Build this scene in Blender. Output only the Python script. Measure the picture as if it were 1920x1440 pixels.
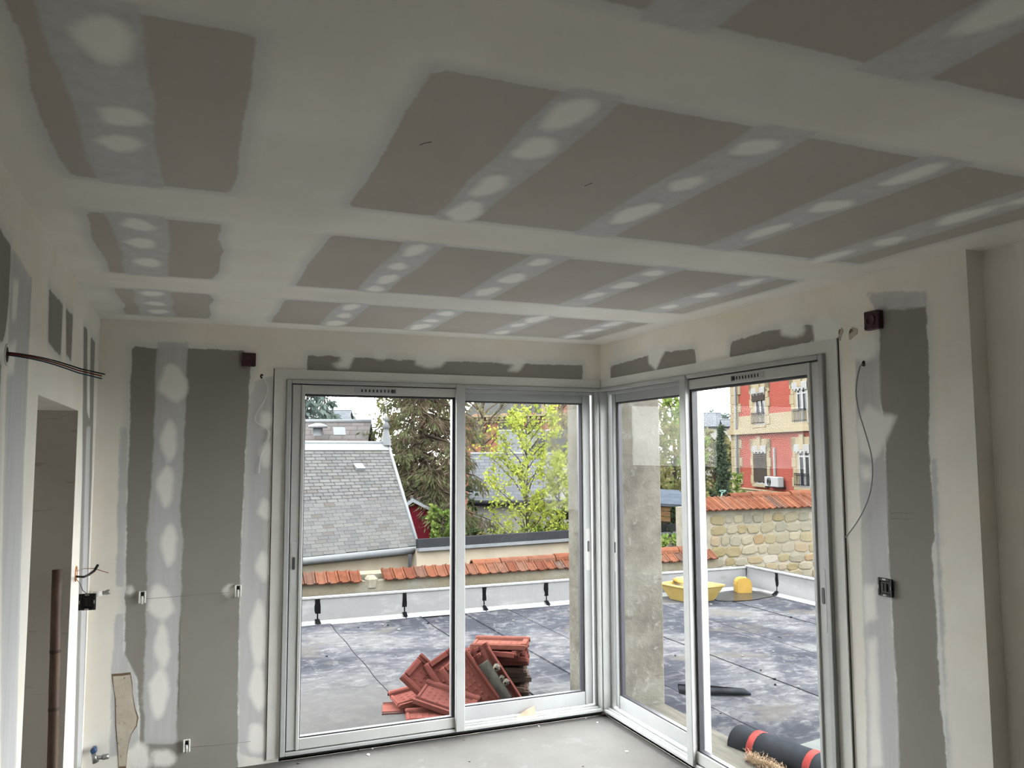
import bpy, math, random
import numpy as np
from mathutils import Vector, Matrix
for o in list(bpy.data.objects): bpy.data.objects.remove(o, do_unlink=True)
scene = bpy.context.scene
COL = scene.collection
PI = math.pi
rng = random.Random(7)
nrg = np.random.default_rng(11)

# ------------------------------------------------------------------ camera
CAM_F, CAM_PITCH, CAM_YAW, CAM_ROLL = 1497.18, 0.0854, 0.3877, -0.0040     # focal length in pixels of the 1920 px frame
CAM_P = np.array([-2.6407, -4.8469, 1.7117])
_cy, _sy, _cp, _sp = math.cos(CAM_YAW), math.sin(CAM_YAW), math.cos(CAM_PITCH), math.sin(CAM_PITCH)
_F = np.array([_sy*_cp, _cy*_cp, _sp]); _r0 = np.array([_cy, -_sy, 0.0]); _u0 = np.cross(_r0, _F)
_R = math.cos(CAM_ROLL)*_r0 + math.sin(CAM_ROLL)*_u0; _U = -math.sin(CAM_ROLL)*_r0 + math.cos(CAM_ROLL)*_u0
cd = bpy.data.cameras.new('camera'); cam = bpy.data.objects.new('camera', cd); COL.objects.link(cam)
cd.sensor_fit = 'HORIZONTAL'; cd.sensor_width = 36.0; cd.lens = CAM_F/1920*36.0; cd.clip_start = 0.05; cd.clip_end = 800
cam.matrix_world = Matrix(((_R[0], _U[0], -_F[0], CAM_P[0]), (_R[1], _U[1], -_F[1], CAM_P[1]), (_R[2], _U[2], -_F[2], CAM_P[2]), (0, 0, 0, 1)))
scene.camera = cam

# ------------------------------------------------------------------ overcast sky, exposure
SKY_H, SKY_Z = 12.0, 17.0           # horizon and zenith radiance of an even overcast sky
world = bpy.data.worlds.new('overcast_sky'); scene.world = world; world.use_nodes = True
nt = world.node_tree; nt.nodes.clear()
wo = nt.nodes.new('ShaderNodeOutputWorld'); bg = nt.nodes.new('ShaderNodeBackground')
tc = nt.nodes.new('ShaderNodeTexCoord'); sx = nt.nodes.new('ShaderNodeSeparateXYZ')
mr = nt.nodes.new('ShaderNodeMapRange'); mr.inputs['To Min'].default_value = SKY_H; mr.inputs['To Max'].default_value = SKY_Z
nt.links.new(tc.outputs['Generated'], sx.inputs[0]); nt.links.new(sx.outputs['Z'], mr.inputs['Value'])
bg.inputs['Color'].default_value = (0.975, 0.985, 1.0, 1)
nt.links.new(mr.outputs[0], bg.inputs['Strength']); nt.links.new(bg.outputs[0], wo.inputs['Surface'])
scene.view_settings.view_transform = 'Standard'; scene.view_settings.look = 'None'
scene.view_settings.gamma = 1.0; scene.view_settings.use_curve_mapping = False
scene.view_settings.exposure = 0.45
scene.cycles.max_bounces = 14; scene.cycles.diffuse_bounces = 7; scene.cycles.transparent_max_bounces = 24

# ------------------------------------------------------------------ helpers
def ray(px, py): return _F + (px-960)/CAM_F*_R - (py-720)/CAM_F*_U
def at(px, py, axis, val):
    d = ray(px, py); t = (val-CAM_P[axis])/d[axis]; return CAM_P + t*d
def at_dist(px, py, dist):
    d = ray(px, py); return CAM_P + d*dist          # dist along the optical axis

def frame_from(d):
    d = Vector(d).normalized(); a = Vector((0, 0, 1)) if abs(d.z) < 0.9 else Vector((1, 0, 0))
    x = d.cross(a).normalized(); y = d.cross(x).normalized(); return x, y, d

class MB:
    def __init__(s): s.v = []; s.f = []; s.m = []; s.sm = []
    def add(s, vs, fs, mi=0, smooth=False):
        b = len(s.v); s.v += [tuple(map(float, p)) for p in vs]
        for f in fs: s.f.append(tuple(b+i for i in f)); s.m.append(mi); s.sm.append(smooth)
        return s
    def box(s, x0, x1, y0, y1, z0, z1, mi=0, T=None):
        vs = [(x, y, z) for z in (z0, z1) for y in (y0, y1) for x in (x0, x1)]
        if T is not None: vs = [T(*p) for p in vs]
        return s.add(vs, [(0, 2, 3, 1), (4, 5, 7, 6), (0, 1, 5, 4), (2, 6, 7, 3), (0, 4, 6, 2), (1, 3, 7, 5)], mi)
    def bbox(s, x0, x1, y0, y1, z0, z1, b=0.003, mi=0, T=None):
        # box with chamfered edges (24 verts)
        if min(x1-x0, y1-y0, z1-z0) <= 2.2*b: return s.box(x0, x1, y0, y1, z0, z1, mi, T)
        X, Y, Z = (x0, x1), (y0, y1), (z0, z1); vs = []; idx = {}
        for i in (0, 1):
            for j in (0, 1):
                for k in (0, 1):
                    dx = b if i == 0 else -b; dy = b if j == 0 else -b; dz = b if k == 0 else -b
                    for a, p in enumerate(((X[i], Y[j]+dy, Z[k]+dz), (X[i]+dx, Y[j], Z[k]+dz), (X[i]+dx, Y[j]+dy, Z[k]))):
                        idx[i, j, k, a] = len(vs); vs.append(p)
        fs = []
        for i in (0, 1):
            fs.append([idx[i, 0, 0, 0], idx[i, 1, 0, 0], idx[i, 1, 1, 0], idx[i, 0, 1, 0]])
            fs.append([idx[0, i, 0, 1], idx[1, i, 0, 1], idx[1, i, 1, 1], idx[0, i, 1, 1]])
            fs.append([idx[0, 0, i, 2], idx[1, 0, i, 2], idx[1, 1, i, 2], idx[0, 1, i, 2]])
        for p in (0, 1):
            for q in (0, 1):
                fs.append([idx[0, p, q, 1], idx[1, p, q, 1], idx[1, p, q, 2], idx[0, p, q, 2]])
                fs.append([idx[p, 0, q, 0], idx[p, 1, q, 0], idx[p, 1, q, 2], idx[p, 0, q, 2]])
                fs.append([idx[p, q, 0, 0], idx[p, q, 1, 0], idx[p, q, 1, 1], idx[p, q, 0, 1]])
        for i in (0, 1):
            for j in (0, 1):
                for k in (0, 1): fs.append([idx[i, j, k, 0], idx[i, j, k, 1], idx[i, j, k, 2]])
        if T is not None: vs = [T(*p) for p in vs]
        return s.add(vs, fs, mi)
    def tube(s, pts, r, n=8, mi=0, cap=True):
        pts = [Vector(p) for p in pts]; rs = r if isinstance(r, (list, tuple)) else [r]*len(pts)
        vs = []; prev = None
        for i, p in enumerate(pts):
            d = (pts[min(i+1, len(pts)-1)]-pts[max(i-1, 0)])
            if d.length < 1e-9: d = Vector((0, 0, 1))
            d.normalize()
            if prev is None: x, y, _ = frame_from(d)
            else:
                x = prev - d*prev.dot(d)
                if x.length < 1e-6: x, y, _ = frame_from(d)
                x.normalize(); y = d.cross(x)
            prev = x
            for k in range(n):
                a = 2*PI*k/n; vs.append(p + (x*math.cos(a)+y*math.sin(a))*rs[i])
        fs = []
        for i in range(len(pts)-1):
            for k in range(n): fs.append((i*n+k, i*n+(k+1) % n, (i+1)*n+(k+1) % n, (i+1)*n+k))
        s.add(vs, fs, mi, True)
        if cap:
            b = len(s.v)-len(vs); e = b+(len(pts)-1)*n
            s.f.append(tuple(b+k for k in range(n))[::-1]); s.m.append(mi); s.sm.append(False)
            s.f.append(tuple(e+k for k in range(n))); s.m.append(mi); s.sm.append(False)
        return s
    def lathe(s, prof, c=(0, 0, 0), axis=(0, 0, 1), n=20, mi=0, smooth=True):
        x, y, d = frame_from(axis); c = Vector(c); vs = []
        for r, h in prof:
            for k in range(n):
                a = 2*PI*k/n; vs.append(c + d*h + (x*math.cos(a)+y*math.sin(a))*max(r, 1e-5))
        fs = [(i*n+k, i*n+(k+1) % n, (i+1)*n+(k+1) % n, (i+1)*n+k) for i in range(len(prof)-1) for k in range(n)]
        return s.add(vs, fs, mi, smooth)
    def prism(s, poly, fn, w0, w1, mi=0):
        # polygon in (u,v) extruded along w; fn maps (u,v,w) to a point
        n = len(poly); vs = [fn(u, v, w0) for u, v in poly]+[fn(u, v, w1) for u, v in poly]
        fs = [tuple(range(n))[::-1], tuple(range(n, 2*n))]+[(i, (i+1) % n, n+(i+1) % n, n+i) for i in range(n)]
        return s.add(vs, fs, mi)
    def build(s, name, mats, parent=None, recalc=True, loc=None):
        me = bpy.data.meshes.new(name); me.from_pydata(s.v, [], s.f)
        if not isinstance(mats, (list, tuple)): mats = [mats]
        for m in mats: me.materials.append(m)
        if len(mats) > 1: me.polygons.foreach_set('material_index', s.m)
        if any(s.sm): me.polygons.foreach_set('use_smooth', s.sm)
        if recalc:
            import bmesh
            bm = bmesh.new(); bm.from_mesh(me); bmesh.ops.recalc_face_normals(bm, faces=bm.faces); bm.to_mesh(me); bm.free()
        me.update()
        o = bpy.data.objects.new(name, me); COL.objects.link(o)
        if parent is not None: adopt(o, parent)
        if loc is not None: o.location = loc
        return o
def wmat(o): return ((wmat(o.parent) @ o.matrix_parent_inverse) if o.parent else Matrix.Identity(4)) @ o.matrix_basis
def adopt(o, parent):
    # child whose mesh is written in world coordinates
    o.parent = parent; o.matrix_parent_inverse = wmat(parent).inverted(); return o

def np_mesh(name, verts, faces, mat, parent=None, smooth=False):
    verts = np.asarray(verts, np.float32); faces = np.asarray(faces, np.int32); k = faces.shape[1]
    me = bpy.data.meshes.new(name); me.vertices.add(len(verts)); me.vertices.foreach_set('co', verts.ravel())
    me.loops.add(faces.size); me.loops.foreach_set('vertex_index', faces.ravel())
    me.polygons.add(len(faces)); me.polygons.foreach_set('loop_start', np.arange(0, faces.size, k, dtype=np.int32))
    me.polygons.foreach_set('loop_total', np.full(len(faces), k, np.int32))
    me.polygons.foreach_set('use_smooth', np.full(len(faces), smooth, bool))
    me.materials.append(mat); me.update(calc_edges=True)
    o = bpy.data.objects.new(name, me); COL.objects.link(o)
    if parent is not None: adopt(o, parent)
    return o

def tag(o, label=None, cat=None, group=None, kind=None):
    if label: o['label'] = label
    if cat: o['category'] = cat
    if group: o['group'] = group
    if kind: o['kind'] = kind
    return o
def empty(name, loc=(0, 0, 0), rz=0.0, label=None, cat=None, group=None, kind=None):
    o = bpy.data.objects.new(name, None); COL.objects.link(o); o.location = loc; o.rotation_euler = (0, 0, rz)
    o.empty_display_size = 0.1
    return tag(o, label, cat, group, kind)
def link_copy(src, parent=None, loc=None, rot=None, scale=None):
    c = src.copy(); COL.objects.link(c)
    for k in ('label', 'category', 'group', 'kind'):
        if k in c.keys() and parent is not None: del c[k]
    if parent is not None: c.parent = parent
    if loc is not None: c.location = loc
    if rot is not None: c.rotation_euler = rot
    if scale is not None: c.scale = scale
    return c

def srgb(r, g, b):
    f = lambda c: (c/255/12.92) if c/255 <= 0.04045 else ((c/255+0.055)/1.055)**2.4
    return (f(r), f(g), f(b), 1)
class NT:
    def __init__(s, name):
        s.mat = bpy.data.materials.new(name); s.mat.use_nodes = True; s.t = s.mat.node_tree; s.t.nodes.clear()
        s.out = s.n('ShaderNodeOutputMaterial'); s.b = s.n('ShaderNodeBsdfPrincipled'); s.l(s.b.outputs[0], s.out.inputs['Surface'])
    def n(s, t, **kw):
        n = s.t.nodes.new(t)
        for k, v in kw.items(): setattr(n, k, v)
        return n
    def l(s, a, b): s.t.links.new(a, b)
    def val(s, sock, x):
        if hasattr(x, 'is_output') or isinstance(x, bpy.types.NodeSocket): s.l(x, sock)
        else: sock.default_value = x
    def math(s, op, a, b=0.0, c=0.0, clamp=False):
        n = s.n('ShaderNodeMath', operation=op); n.use_clamp = clamp
        s.val(n.inputs[0], a); s.val(n.inputs[1], b)
        if op in ('MULTIPLY_ADD', 'SMOOTH_MIN', 'SMOOTH_MAX'): s.val(n.inputs[2], c)
        return n.outputs[0]
    def mix(s, fac, a, b, blend='MIX'):
        n = s.n('ShaderNodeMix', data_type='RGBA', blend_type=blend); s.val(n.inputs[0], fac); s.val(n.inputs[6], a); s.val(n.inputs[7], b); return n.outputs[2]
    def co(s): return s.n('ShaderNodeTexCoord').outputs['Object']
    def mapping(s, vec, scale=(1, 1, 1), rot=(0, 0, 0), loc=(0, 0, 0)):
        m = s.n('ShaderNodeMapping'); m.inputs['Scale'].default_value = scale; m.inputs['Rotation'].default_value = rot; m.inputs['Location'].default_value = loc
        s.l(vec, m.inputs['Vector']); return m.outputs[0]
    def noise(s, vec, scale, detail=4, rough=0.55, dist=0.0):
        n = s.n('ShaderNodeTexNoise'); n.inputs['Scale'].default_value = scale; n.inputs['Detail'].default_value = detail
        n.inputs['Roughness'].default_value = rough; n.inputs['Distortion'].default_value = dist; s.l(vec, n.inputs['Vector']); return n.outputs['Fac']
    def ramp(s, fac, stops, interp='LINEAR'):
        r = s.n('ShaderNodeValToRGB'); r.color_ramp.interpolation = interp; e = r.color_ramp.elements
        while len(e) < len(stops): e.new(0.5)
        for i, (p, c) in enumerate(stops): e[i].position = p; e[i].color = c
        s.l(fac, r.inputs[0]); return r.outputs[0]
    def smooth(s, x, lo, hi):
        m = s.n('ShaderNodeMapRange', interpolation_type='SMOOTHSTEP'); s.val(m.inputs['Value'], x); m.inputs['From Min'].default_value = lo; m.inputs['From Max'].default_value = hi
        return m.outputs[0]
    def bump(s, h, strength=0.3, dist=0.01):
        b = s.n('ShaderNodeBump'); b.inputs['Strength'].default_value = strength; b.inputs['Distance'].default_value = dist
        s.l(h, b.inputs['Height']); s.l(b.outputs[0], s.b.inputs['Normal'])
    def set(s, **kw):
        for k, v in kw.items(): s.val(s.b.inputs[k.replace('_', ' ')], v)
        return s
def grey(v): return (v, v, v, 1)
def simple(name, col, rough=0.6, var=0.12, scale=12.0, bump=0.0, metal=0.0, spec=None, stretch=(1, 1, 1), detail=4):
    m = NT(name); v = m.mapping(m.co(), stretch); f = m.noise(v, scale, detail)
    lo = tuple(c*(1-var) for c in col[:3])+(1,); hi = tuple(min(1, c*(1+var)) for c in col[:3])+(1,)
    c = m.ramp(f, [(0.3, lo), (0.7, hi)]); m.set(Base_Color=c, Roughness=rough, Metallic=metal)
    if spec is not None: m.b.inputs['Specular IOR Level'].default_value = spec
    if bump: m.bump(f, bump, 0.01)
    return m.mat
def per_object(name, stops, rough=0.7, var=0.15, scale=15.0, bump=0.2, stretch=(1, 1, 1), spec=0.4, stain=None):
    # alike pieces share the mesh; each takes its own tint from the ramp by the object's random value
    m = NT(name); oi = m.n('ShaderNodeObjectInfo'); c = m.ramp(oi.outputs['Random'], stops)
    off = m.n('ShaderNodeVectorMath', operation='ADD'); m.l(m.co(), off.inputs[0]); m.l(oi.outputs['Location'], off.inputs[1])
    f = m.noise(m.mapping(off.outputs[0], stretch), scale, 5, 0.65)
    c = m.mix(m.ramp(f, [(0.25, grey(0)), (0.75, grey(1))]), m.mix(1.0, c, grey(1-2*var), 'MULTIPLY'), c)
    if stain:
        g = m.noise(off.outputs[0], scale*0.35, 5, 0.7); c = m.mix(m.smooth(g, stain[1], stain[1]+0.12), c, stain[0])
    m.set(Base_Color=c, Roughness=rough); m.b.inputs['Specular IOR Level'].default_value = spec
    if bump: m.bump(f, bump, 0.01)
    return m.mat

# ------------------------------------------------------------------ the room: drywall surfaces with joint compound
H, W, ZF = 2.45, 3.091, -0.03
Y_JOG, X_JOG, Y_END = -2.805, 0.085, -7.4
CREAM = (0.80, 0.775, 0.70, 1)
def drywall(name, cream, rag_amp=0.03, bk=1.0, ck=1.0, pk=1.0):
    m = NT(name); co = m.co()
    def attr(n):
        a = m.n('ShaderNodeAttribute'); a.attribute_name = n; return a.outputs['Fac']
    rag = m.math('ADD', m.math('MULTIPLY', m.math('SUBTRACT', m.noise(co, 9, 3), 0.5), rag_amp), m.math('MULTIPLY', m.math('SUBTRACT', m.noise(co, 55, 4, 0.7), 0.5), 0.016))
    streak = m.noise(m.mapping(co, (22, 22, 1.1)), 1.0, 4, 0.6)
    cloud = m.noise(co, 3.0, 5, 0.6)
    big = m.noise(co, 1.1, 2)
    a = m.math('ADD', attr('sd_board'), rag)
    b = m.math('ADD', attr('sd_coat'), rag)
    c = m.math('ADD', attr('sd_patch'), m.math('MULTIPLY', rag, 0.8))
    cr2 = (cream[0]*0.93, cream[1]*0.915, cream[2]*0.88, 1)
    base = m.mix(m.ramp(cloud, [(0.35, grey(0)), (0.7, grey(1))]), cr2, cream)
    base = m.mix(m.math('MULTIPLY', m.smooth(big, 0.45, 0.62), 0.35), base, (0.70, 0.69, 0.665, 1))
    halo = m.math('MULTIPLY', m.smooth(a, -0.055, 0.004), 0.75)
    col = m.mix(halo, base, (0.65, 0.655, 0.655, 1))
    board = m.mix(m.ramp(m.noise(co, 1.7, 4), [(0.35, grey(0)), (0.65, grey(1))]), (0.43*bk, 0.40*bk, 0.365*bk, 1), (0.465*bk, 0.442*bk, 0.41*bk, 1))
    board = m.mix(m.math('MULTIPLY', m.noise(m.mapping(co, (40, 40, 6)), 1.0, 3), 0.12), board, (0.30, 0.275, 0.25, 1))
    col = m.mix(m.smooth(a, -0.004, 0.005), col, board)
    coat = m.mix(m.ramp(streak, [(0.3, grey(0)), (0.7, grey(1))]), (0.57*ck, 0.57*ck, 0.57*ck, 1), (0.66*ck, 0.665*ck, 0.668*ck, 1))
    col = m.mix(m.math('MULTIPLY', m.smooth(b, -0.006, 0.008), m.math('ADD', 0.80, m.math('MULTIPLY', m.smooth(b, 0.0, 0.05), 0.2))), col, coat)
    edge = m.math('MULTIPLY', m.smooth(c, -0.014, 0.008), 0.8)
    col = m.mix(m.math('MULTIPLY', edge, m.math('ADD', 0.75, m.math('MULTIPLY', m.smooth(c, 0.0, 0.02), 0.45))), col, (0.80*pk, 0.79*pk, 0.755*pk, 1))
    hgt = m.math('ADD', m.math('MULTIPLY', m.smooth(c, -0.02, 0.02), 0.4), m.math('ADD', m.math('MULTIPLY', m.smooth(a, -0.02, 0.01), -0.5), m.math('MULTIPLY', cloud, 0.15)))
    m.set(Base_Color=col, Roughness=0.85); m.b.inputs['Specular IOR Level'].default_value = 0.2
    m.bump(hgt, 0.25, 0.004)
    return m.mat
M = {}
M['ceiling'] = drywall('ceiling_plaster', (0.92, 0.90, 0.86, 1), 0.012, 1.2, 1.04, 1.2)  # same board as the walls, lightened to make up for weak ceiling light
M['wall'] = drywall('wall_plaster', (0.87, 0.835, 0.77, 1), 0.03, 0.62, 0.86, 1.03)

def sdf_poly(P, poly):
    poly = np.asarray(poly, float); n = len(poly); d2 = np.full(len(P), 1e9); ins = np.zeros(len(P), bool)
    for i in range(n):
        a, b = poly[i], poly[(i+1) % n]; e = b-a; w = P-a
        t = np.clip((w@e)/max(e@e, 1e-12), 0, 1); q = w-t[:, None]*e; d2 = np.minimum(d2, (q*q).sum(1))
        c = (a[1] > P[:, 1]) != (b[1] > P[:, 1])
        if abs(e[1]) > 1e-12:
            xi = a[0]+(P[:, 1]-a[1])/e[1]*e[0]; ins ^= c & (P[:, 0] < xi)
    d = np.sqrt(d2); return np.where(ins, d, -d)
def lines(lo, hi, step, extra=()):
    n = max(1, int(round((hi-lo)/step))); L = sorted(set([round(v, 5) for v in np.linspace(lo, hi, n+1)]+[round(e, 5) for e in extra if lo < e < hi]))
    out = [L[0]]
    for v in L[1:]:
        if v-out[-1] < 0.004:
            if any(abs(v-e) < 1e-4 for e in extra): out[-1] = v
            continue
        out.append(v)
    return np.array(out)
def drywall_surface(name, mat, us, vs, fn, holes=(), board=(), coat=(), patch=(), boxes=(), flip=False):
    U, V = np.meshgrid(us, vs); P = np.stack([U.ravel(), V.ravel()], 1); nu, nv = len(us), len(vs)
    verts = [fn(u, v) for u, v in P]; faces = []
    for j in range(nv-1):
        for i in range(nu-1):
            cu, cv = (us[i]+us[i+1])/2, (vs[j]+vs[j+1])/2
            if any(h[0] < cu < h[1] and h[2] < cv < h[3] for h in holes): continue
            q = (j*nu+i, j*nu+i+1, (j+1)*nu+i+1, (j+1)*nu+i); faces.append(q[::-1] if flip else q)
    at_ = {}
    for n_, polys in (('sd_board', board), ('sd_coat', coat), ('sd_patch', patch)):
        d = np.full(len(P), -0.5)
        for poly in polys: d = np.maximum(d, sdf_poly(P, poly))
        at_[n_] = d
    mb = MB(); mb.add(verts, faces)
    for bx in boxes: mb.box(*bx)
    o = mb.build(name, mat, recalc=False)
    nn = len(mb.v)
    for n_, d in at_.items():
        a = o.data.attributes.new(n_, 'FLOAT', 'POINT'); a.data.foreach_set('value', np.concatenate([d, np.full(nn-len(d), -0.5)]).astype(np.float32))
    o['kind'] = 'structure'; return o
def rect(x0, x1, y0, y1, j=0.0, n=5):
    # rectangle whose long edges wander a little, as a trowel leaves them
    r = lambda: rng.uniform(-j, j); P = []
    for k in range(n): P.append((x0+r(), y0+(y1-y0)*k/(n-1)))
    for k in range(n): P.append((x1+r(), y1+(y0-y1)*k/(n-1)))
    return P
def blob(cx, cy, rx, ry, n=14, j=0.16):
    ph = rng.uniform(0, 6.28)
    return [(cx+rx*math.cos(2*PI*k/n)*(1+j*math.sin(3*2*PI*k/n+ph)+rng.uniform(-j, j)*0.4), cy+ry*math.sin(2*PI*k/n)*(1+j*math.sin(2*2*PI*k/n+ph))) for k in range(n)]

# ceiling: boards between taped joints
rows = [(-0.92, -0.20), (-2.15, -1.265), (-3.42, -2.49), (-4.62, -3.745), (-5.9, -4.95), (-7.1, -6.2)]
cb, cc, cpt = [], [], []
for k, (y0, y1) in enumerate(rows):
    cb.append(rect(-2.21, -0.18, y0, y1, 0.008)); cb.append(rect(-2.945, -2.545, y0, y1, 0.014, 6))
    for xa, xb in ((-1.945, -1.80), (-1.455, -1.29), (-0.935, -0.78), (-0.445, -0.29)):
        cc.append(rect(xa, xb, y0-0.03, y1+0.03, 0.010, 6)); yy = y0+0.10
        while yy < y1-0.05:
            cpt.append(blob((xa+xb)/2+rng.uniform(-0.012, 0.012), yy, rng.uniform(0.036, 0.055), rng.uniform(0.06, 0.13))); yy += rng.uniform(0.2, 0.32)
    cc.append(rect(-2.885, -2.72, y0-0.03, y1+0.03, 0.012, 6))
for y in (-3.30, -2.95, -2.78, -2.05, -1.80, -1.50, -0.84, -0.58, -0.34): cpt.append(blob(-2.80+rng.uniform(-0.01, 0.01), y, 0.05, rng.uniform(0.055, 0.09)))
ceil_us, ceil_vs = lines(-W, 0.0, 0.028), lines(Y_END, 0.0, 0.032)
ceiling = drywall_surface('ceiling', M['ceiling'], ceil_us, ceil_vs, lambda u, v: (u, v, H), (), cb, cc, cpt,
    [(-W-0.3, X_JOG+0.3, Y_END-0.3, 0.3, H+0.002, H+0.3), (0.0, X_JOG, Y_END, Y_JOG, H, H+0.01)], flip=True)

T0, T1, ZT = 0.02, 2.095, 2.145        # window openings: distance from the corner and head height
def pb(*pts): return [(float(q[0]), float(q[2])) for q in (at(x, y, 1, 0.0) for x, y in pts)]
def pr(*pts): return [(float(q[1]), float(q[2])) for q in (at(x, y, 0, 0.0) for x, y in pts)]
def pl(*pts): return [(float(q[1]), float(q[2])) for q in (at(x, y, 0, -W) for x, y in pts)]
def pix_blob(f, cx, cy, rx, ry): return f(*blob(cx, cy, rx, ry))
bb = [pb((248, 651), (345, 653), (458, 657), (470, 690), (467, 720), (465, 780), (460, 860), (453, 1000), (448, 1200), (446, 1400), (444, 1520), (240, 1520), (262, 1400), (258, 1275), (234, 1225), (235, 1100), (238, 950), (243, 800), (245, 700)),
      pb((578, 666), (640, 668), (760, 675), (940, 681), (1092, 685), (1092, 716), (574, 697))]
bc = [pb((293, 640), (352, 642), (350, 740), (346, 830), (342, 905), (338, 960), (343, 1010), (340, 1120), (336, 1210), (333, 1300), (332, 1395), (270, 1395), (268, 1310), (272, 1200), (276, 1090), (275, 1000), (283, 910), (288, 820), (291, 720)),
      pb((482, 712), (516, 705), (506, 1000), (500, 1425), (448, 1415), (446, 1300), (448, 1200), (451, 1080), (453, 1000), (457, 930), (460, 860), (464, 790), (470, 740)),
      pb((215, 1150), (232, 1150), (232, 1225), (256, 1270), (262, 1400), (205, 1420), (208, 1260)),
      pb((225, 800), (240, 800), (234, 1100), (216, 1100))]
bp = [pix_blob(pb, *q) for q in ((325, 718, 27, 34), (317, 826, 15, 36), (311, 913, 16, 36), (317, 1022, 15, 36), (300, 1128, 24, 34), (304, 1212, 14, 40), (298, 1300, 18, 48),
      (499, 787, 12, 20), (498, 852, 12, 22), (498, 955, 14, 20), (494, 1062, 14, 26), (484, 1190, 16, 60), (484, 1290, 16, 40), (482, 1385, 20, 34), (262, 1420, 22, 26), (305, 1422, 24, 20), (243, 1106, 8, 8), (431, 1108, 12, 10))]
bp += [pb((628, 655), (668, 662), (655, 690), (634, 692), (622, 684), (640, 674)), pb((700, 652), (730, 655), (722, 675), (704, 674)), pb((782, 660), (850, 664), (826, 688), (800, 690), (778, 684)),
       pb((940, 668), (990, 672), (972, 697), (950, 696), (962, 684), (942, 682))]
bus = lines(-W, 0.0, 0.02, (-T1, -T0)); bvs = lines(ZF, H, 0.02, (0.0, ZT))
wall_back = drywall_surface('wall_back', M['wall'], bus, bvs, lambda u, v: (u, 0.0, v), [(-T1, -T0, -9, ZT)], bb, bc, bp,
    [(-W-0.25, -T1-0.001, 0.002, 0.40, -0.6, H+0.3), (-T1-0.001, 0.0, 0.002, 0.12, ZT+0.001, H+0.3), (-T1, -T0, 0.0, 0.1, -0.6, ZF+0.012)])
rb = [pr((1145, 686), (1225, 663), (1302, 653), (1306, 684), (1145, 712)), pr((1370, 640), (1440, 621), (1526, 607), (1528, 640), (1368, 672)),
      pr((1650, 578), (1737, 574), (1742, 700), (1741, 800), (1746, 900), (1753, 990), (1756, 1010), (1748, 1022), (1753, 1120), (1758, 1220), (1765, 1330), (1776, 1440), (1790, 1600), (1690, 1600), (1685, 1440), (1684, 1350), (1682, 1290), (1675, 1200), (1672, 1125), (1667, 1060), (1664, 1000), (1662, 900), (1661, 840), (1654, 775), (1648, 740), (1648, 640))]
rc = [pr((1622, 548), (1738, 546), (1738, 575), (1640, 585)), pr((1602, 668), (1648, 650), (1654, 775), (1662, 900), (1667, 1060), (1675, 1200), (1684, 1350), (1690, 1600), (1630, 1600), (1614, 1000)),
      pr((1745, 860), (1756, 860), (1768, 1100), (1785, 1440), (1778, 1440), (1754, 1020))]
rp = [pr((1606, 792), (1626, 756), (1655, 774), (1681, 780), (1664, 822), (1642, 863), (1612, 846)), pr((1597, 640), (1640, 625), (1648, 650), (1642, 668), (1622, 678), (1600, 676)), pix_blob(pr, 1484, 616, 24, 19), pr((1214, 655), (1250, 650), (1230, 694), (1216, 682)),
      pr((1612, 872), (1632, 872), (1636, 900), (1618, 902)), pr((1618, 1098), (1640, 1094), (1645, 1160), (1622, 1168)), pr((1626, 1200), (1644, 1195), (1650, 1330), (1655, 1440), (1632, 1440)), pr((1520, 600), (1580, 592), (1578, 640), (1530, 646))]
rus = lines(Y_JOG, 0.0, 0.02, (-T1, -T0))
wall_right = drywall_surface('wall_right', M['wall'], rus, bvs, lambda u, v: (0.0, u, v), [(-T1, -T0, -9, ZT)], rb, rc, rp,
    [(0.0006, X_JOG+0.1, Y_JOG, Y_JOG+0.05, ZF, H), (X_JOG, X_JOG+0.3, Y_END, Y_JOG+0.02, ZF, H), (0.002, 0.40, Y_JOG+0.06, -T1-0.001, -0.6, H+0.3), (0.002, 0.12, -T1-0.001, 0.0, ZT+0.001, H+0.3), (0.0, 0.1, -T1, -T0, -0.6, ZF+0.012)], flip=True)
DY0, DY1, DZ = -1.85, -0.79, 1.906
lb = [pl((-60, 330), (20, 460), (17, 560), (8, 640), (-60, 640)), pl((-60, 700), (2, 680), (-4, 1000), (-60, 1000)), pl((92, 541), (118, 571), (114, 668), (90, 642)), pl((124, 577), (137, 592), (133, 679), (124, 662)),
      pl((157, 611), (164, 620), (163, 770), (168, 790), (170, 632), (178, 641), (172, 900), (163, 1150), (152, 1440), (150, 1500), (136, 1500), (146, 1150), (154, 900))]
lc = [pl((22, 462), (60, 522), (54, 680), (44, 900), (30, 1440), (28, 1500), (0, 1500), (4, 1000), (12, 700)), pl((162, 800), (170, 800), (163, 1100), (152, 1440), (144, 1440))]
lp = [pl((24, 520), (36, 530), (30, 600), (22, 600)), pl((14, 650), (30, 640), (26, 700), (12, 706))]
lus = lines(Y_END, 0.0, 0.022, (DY0, DY1)); lvs = lines(ZF, H, 0.022, (DZ,))
wall_left = drywall_surface('wall_left', M['wall'], lus, lvs, lambda u, v: (-W, u, v), [(DY0, DY1, -9, DZ)], lb, lc, lp, [])
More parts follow.
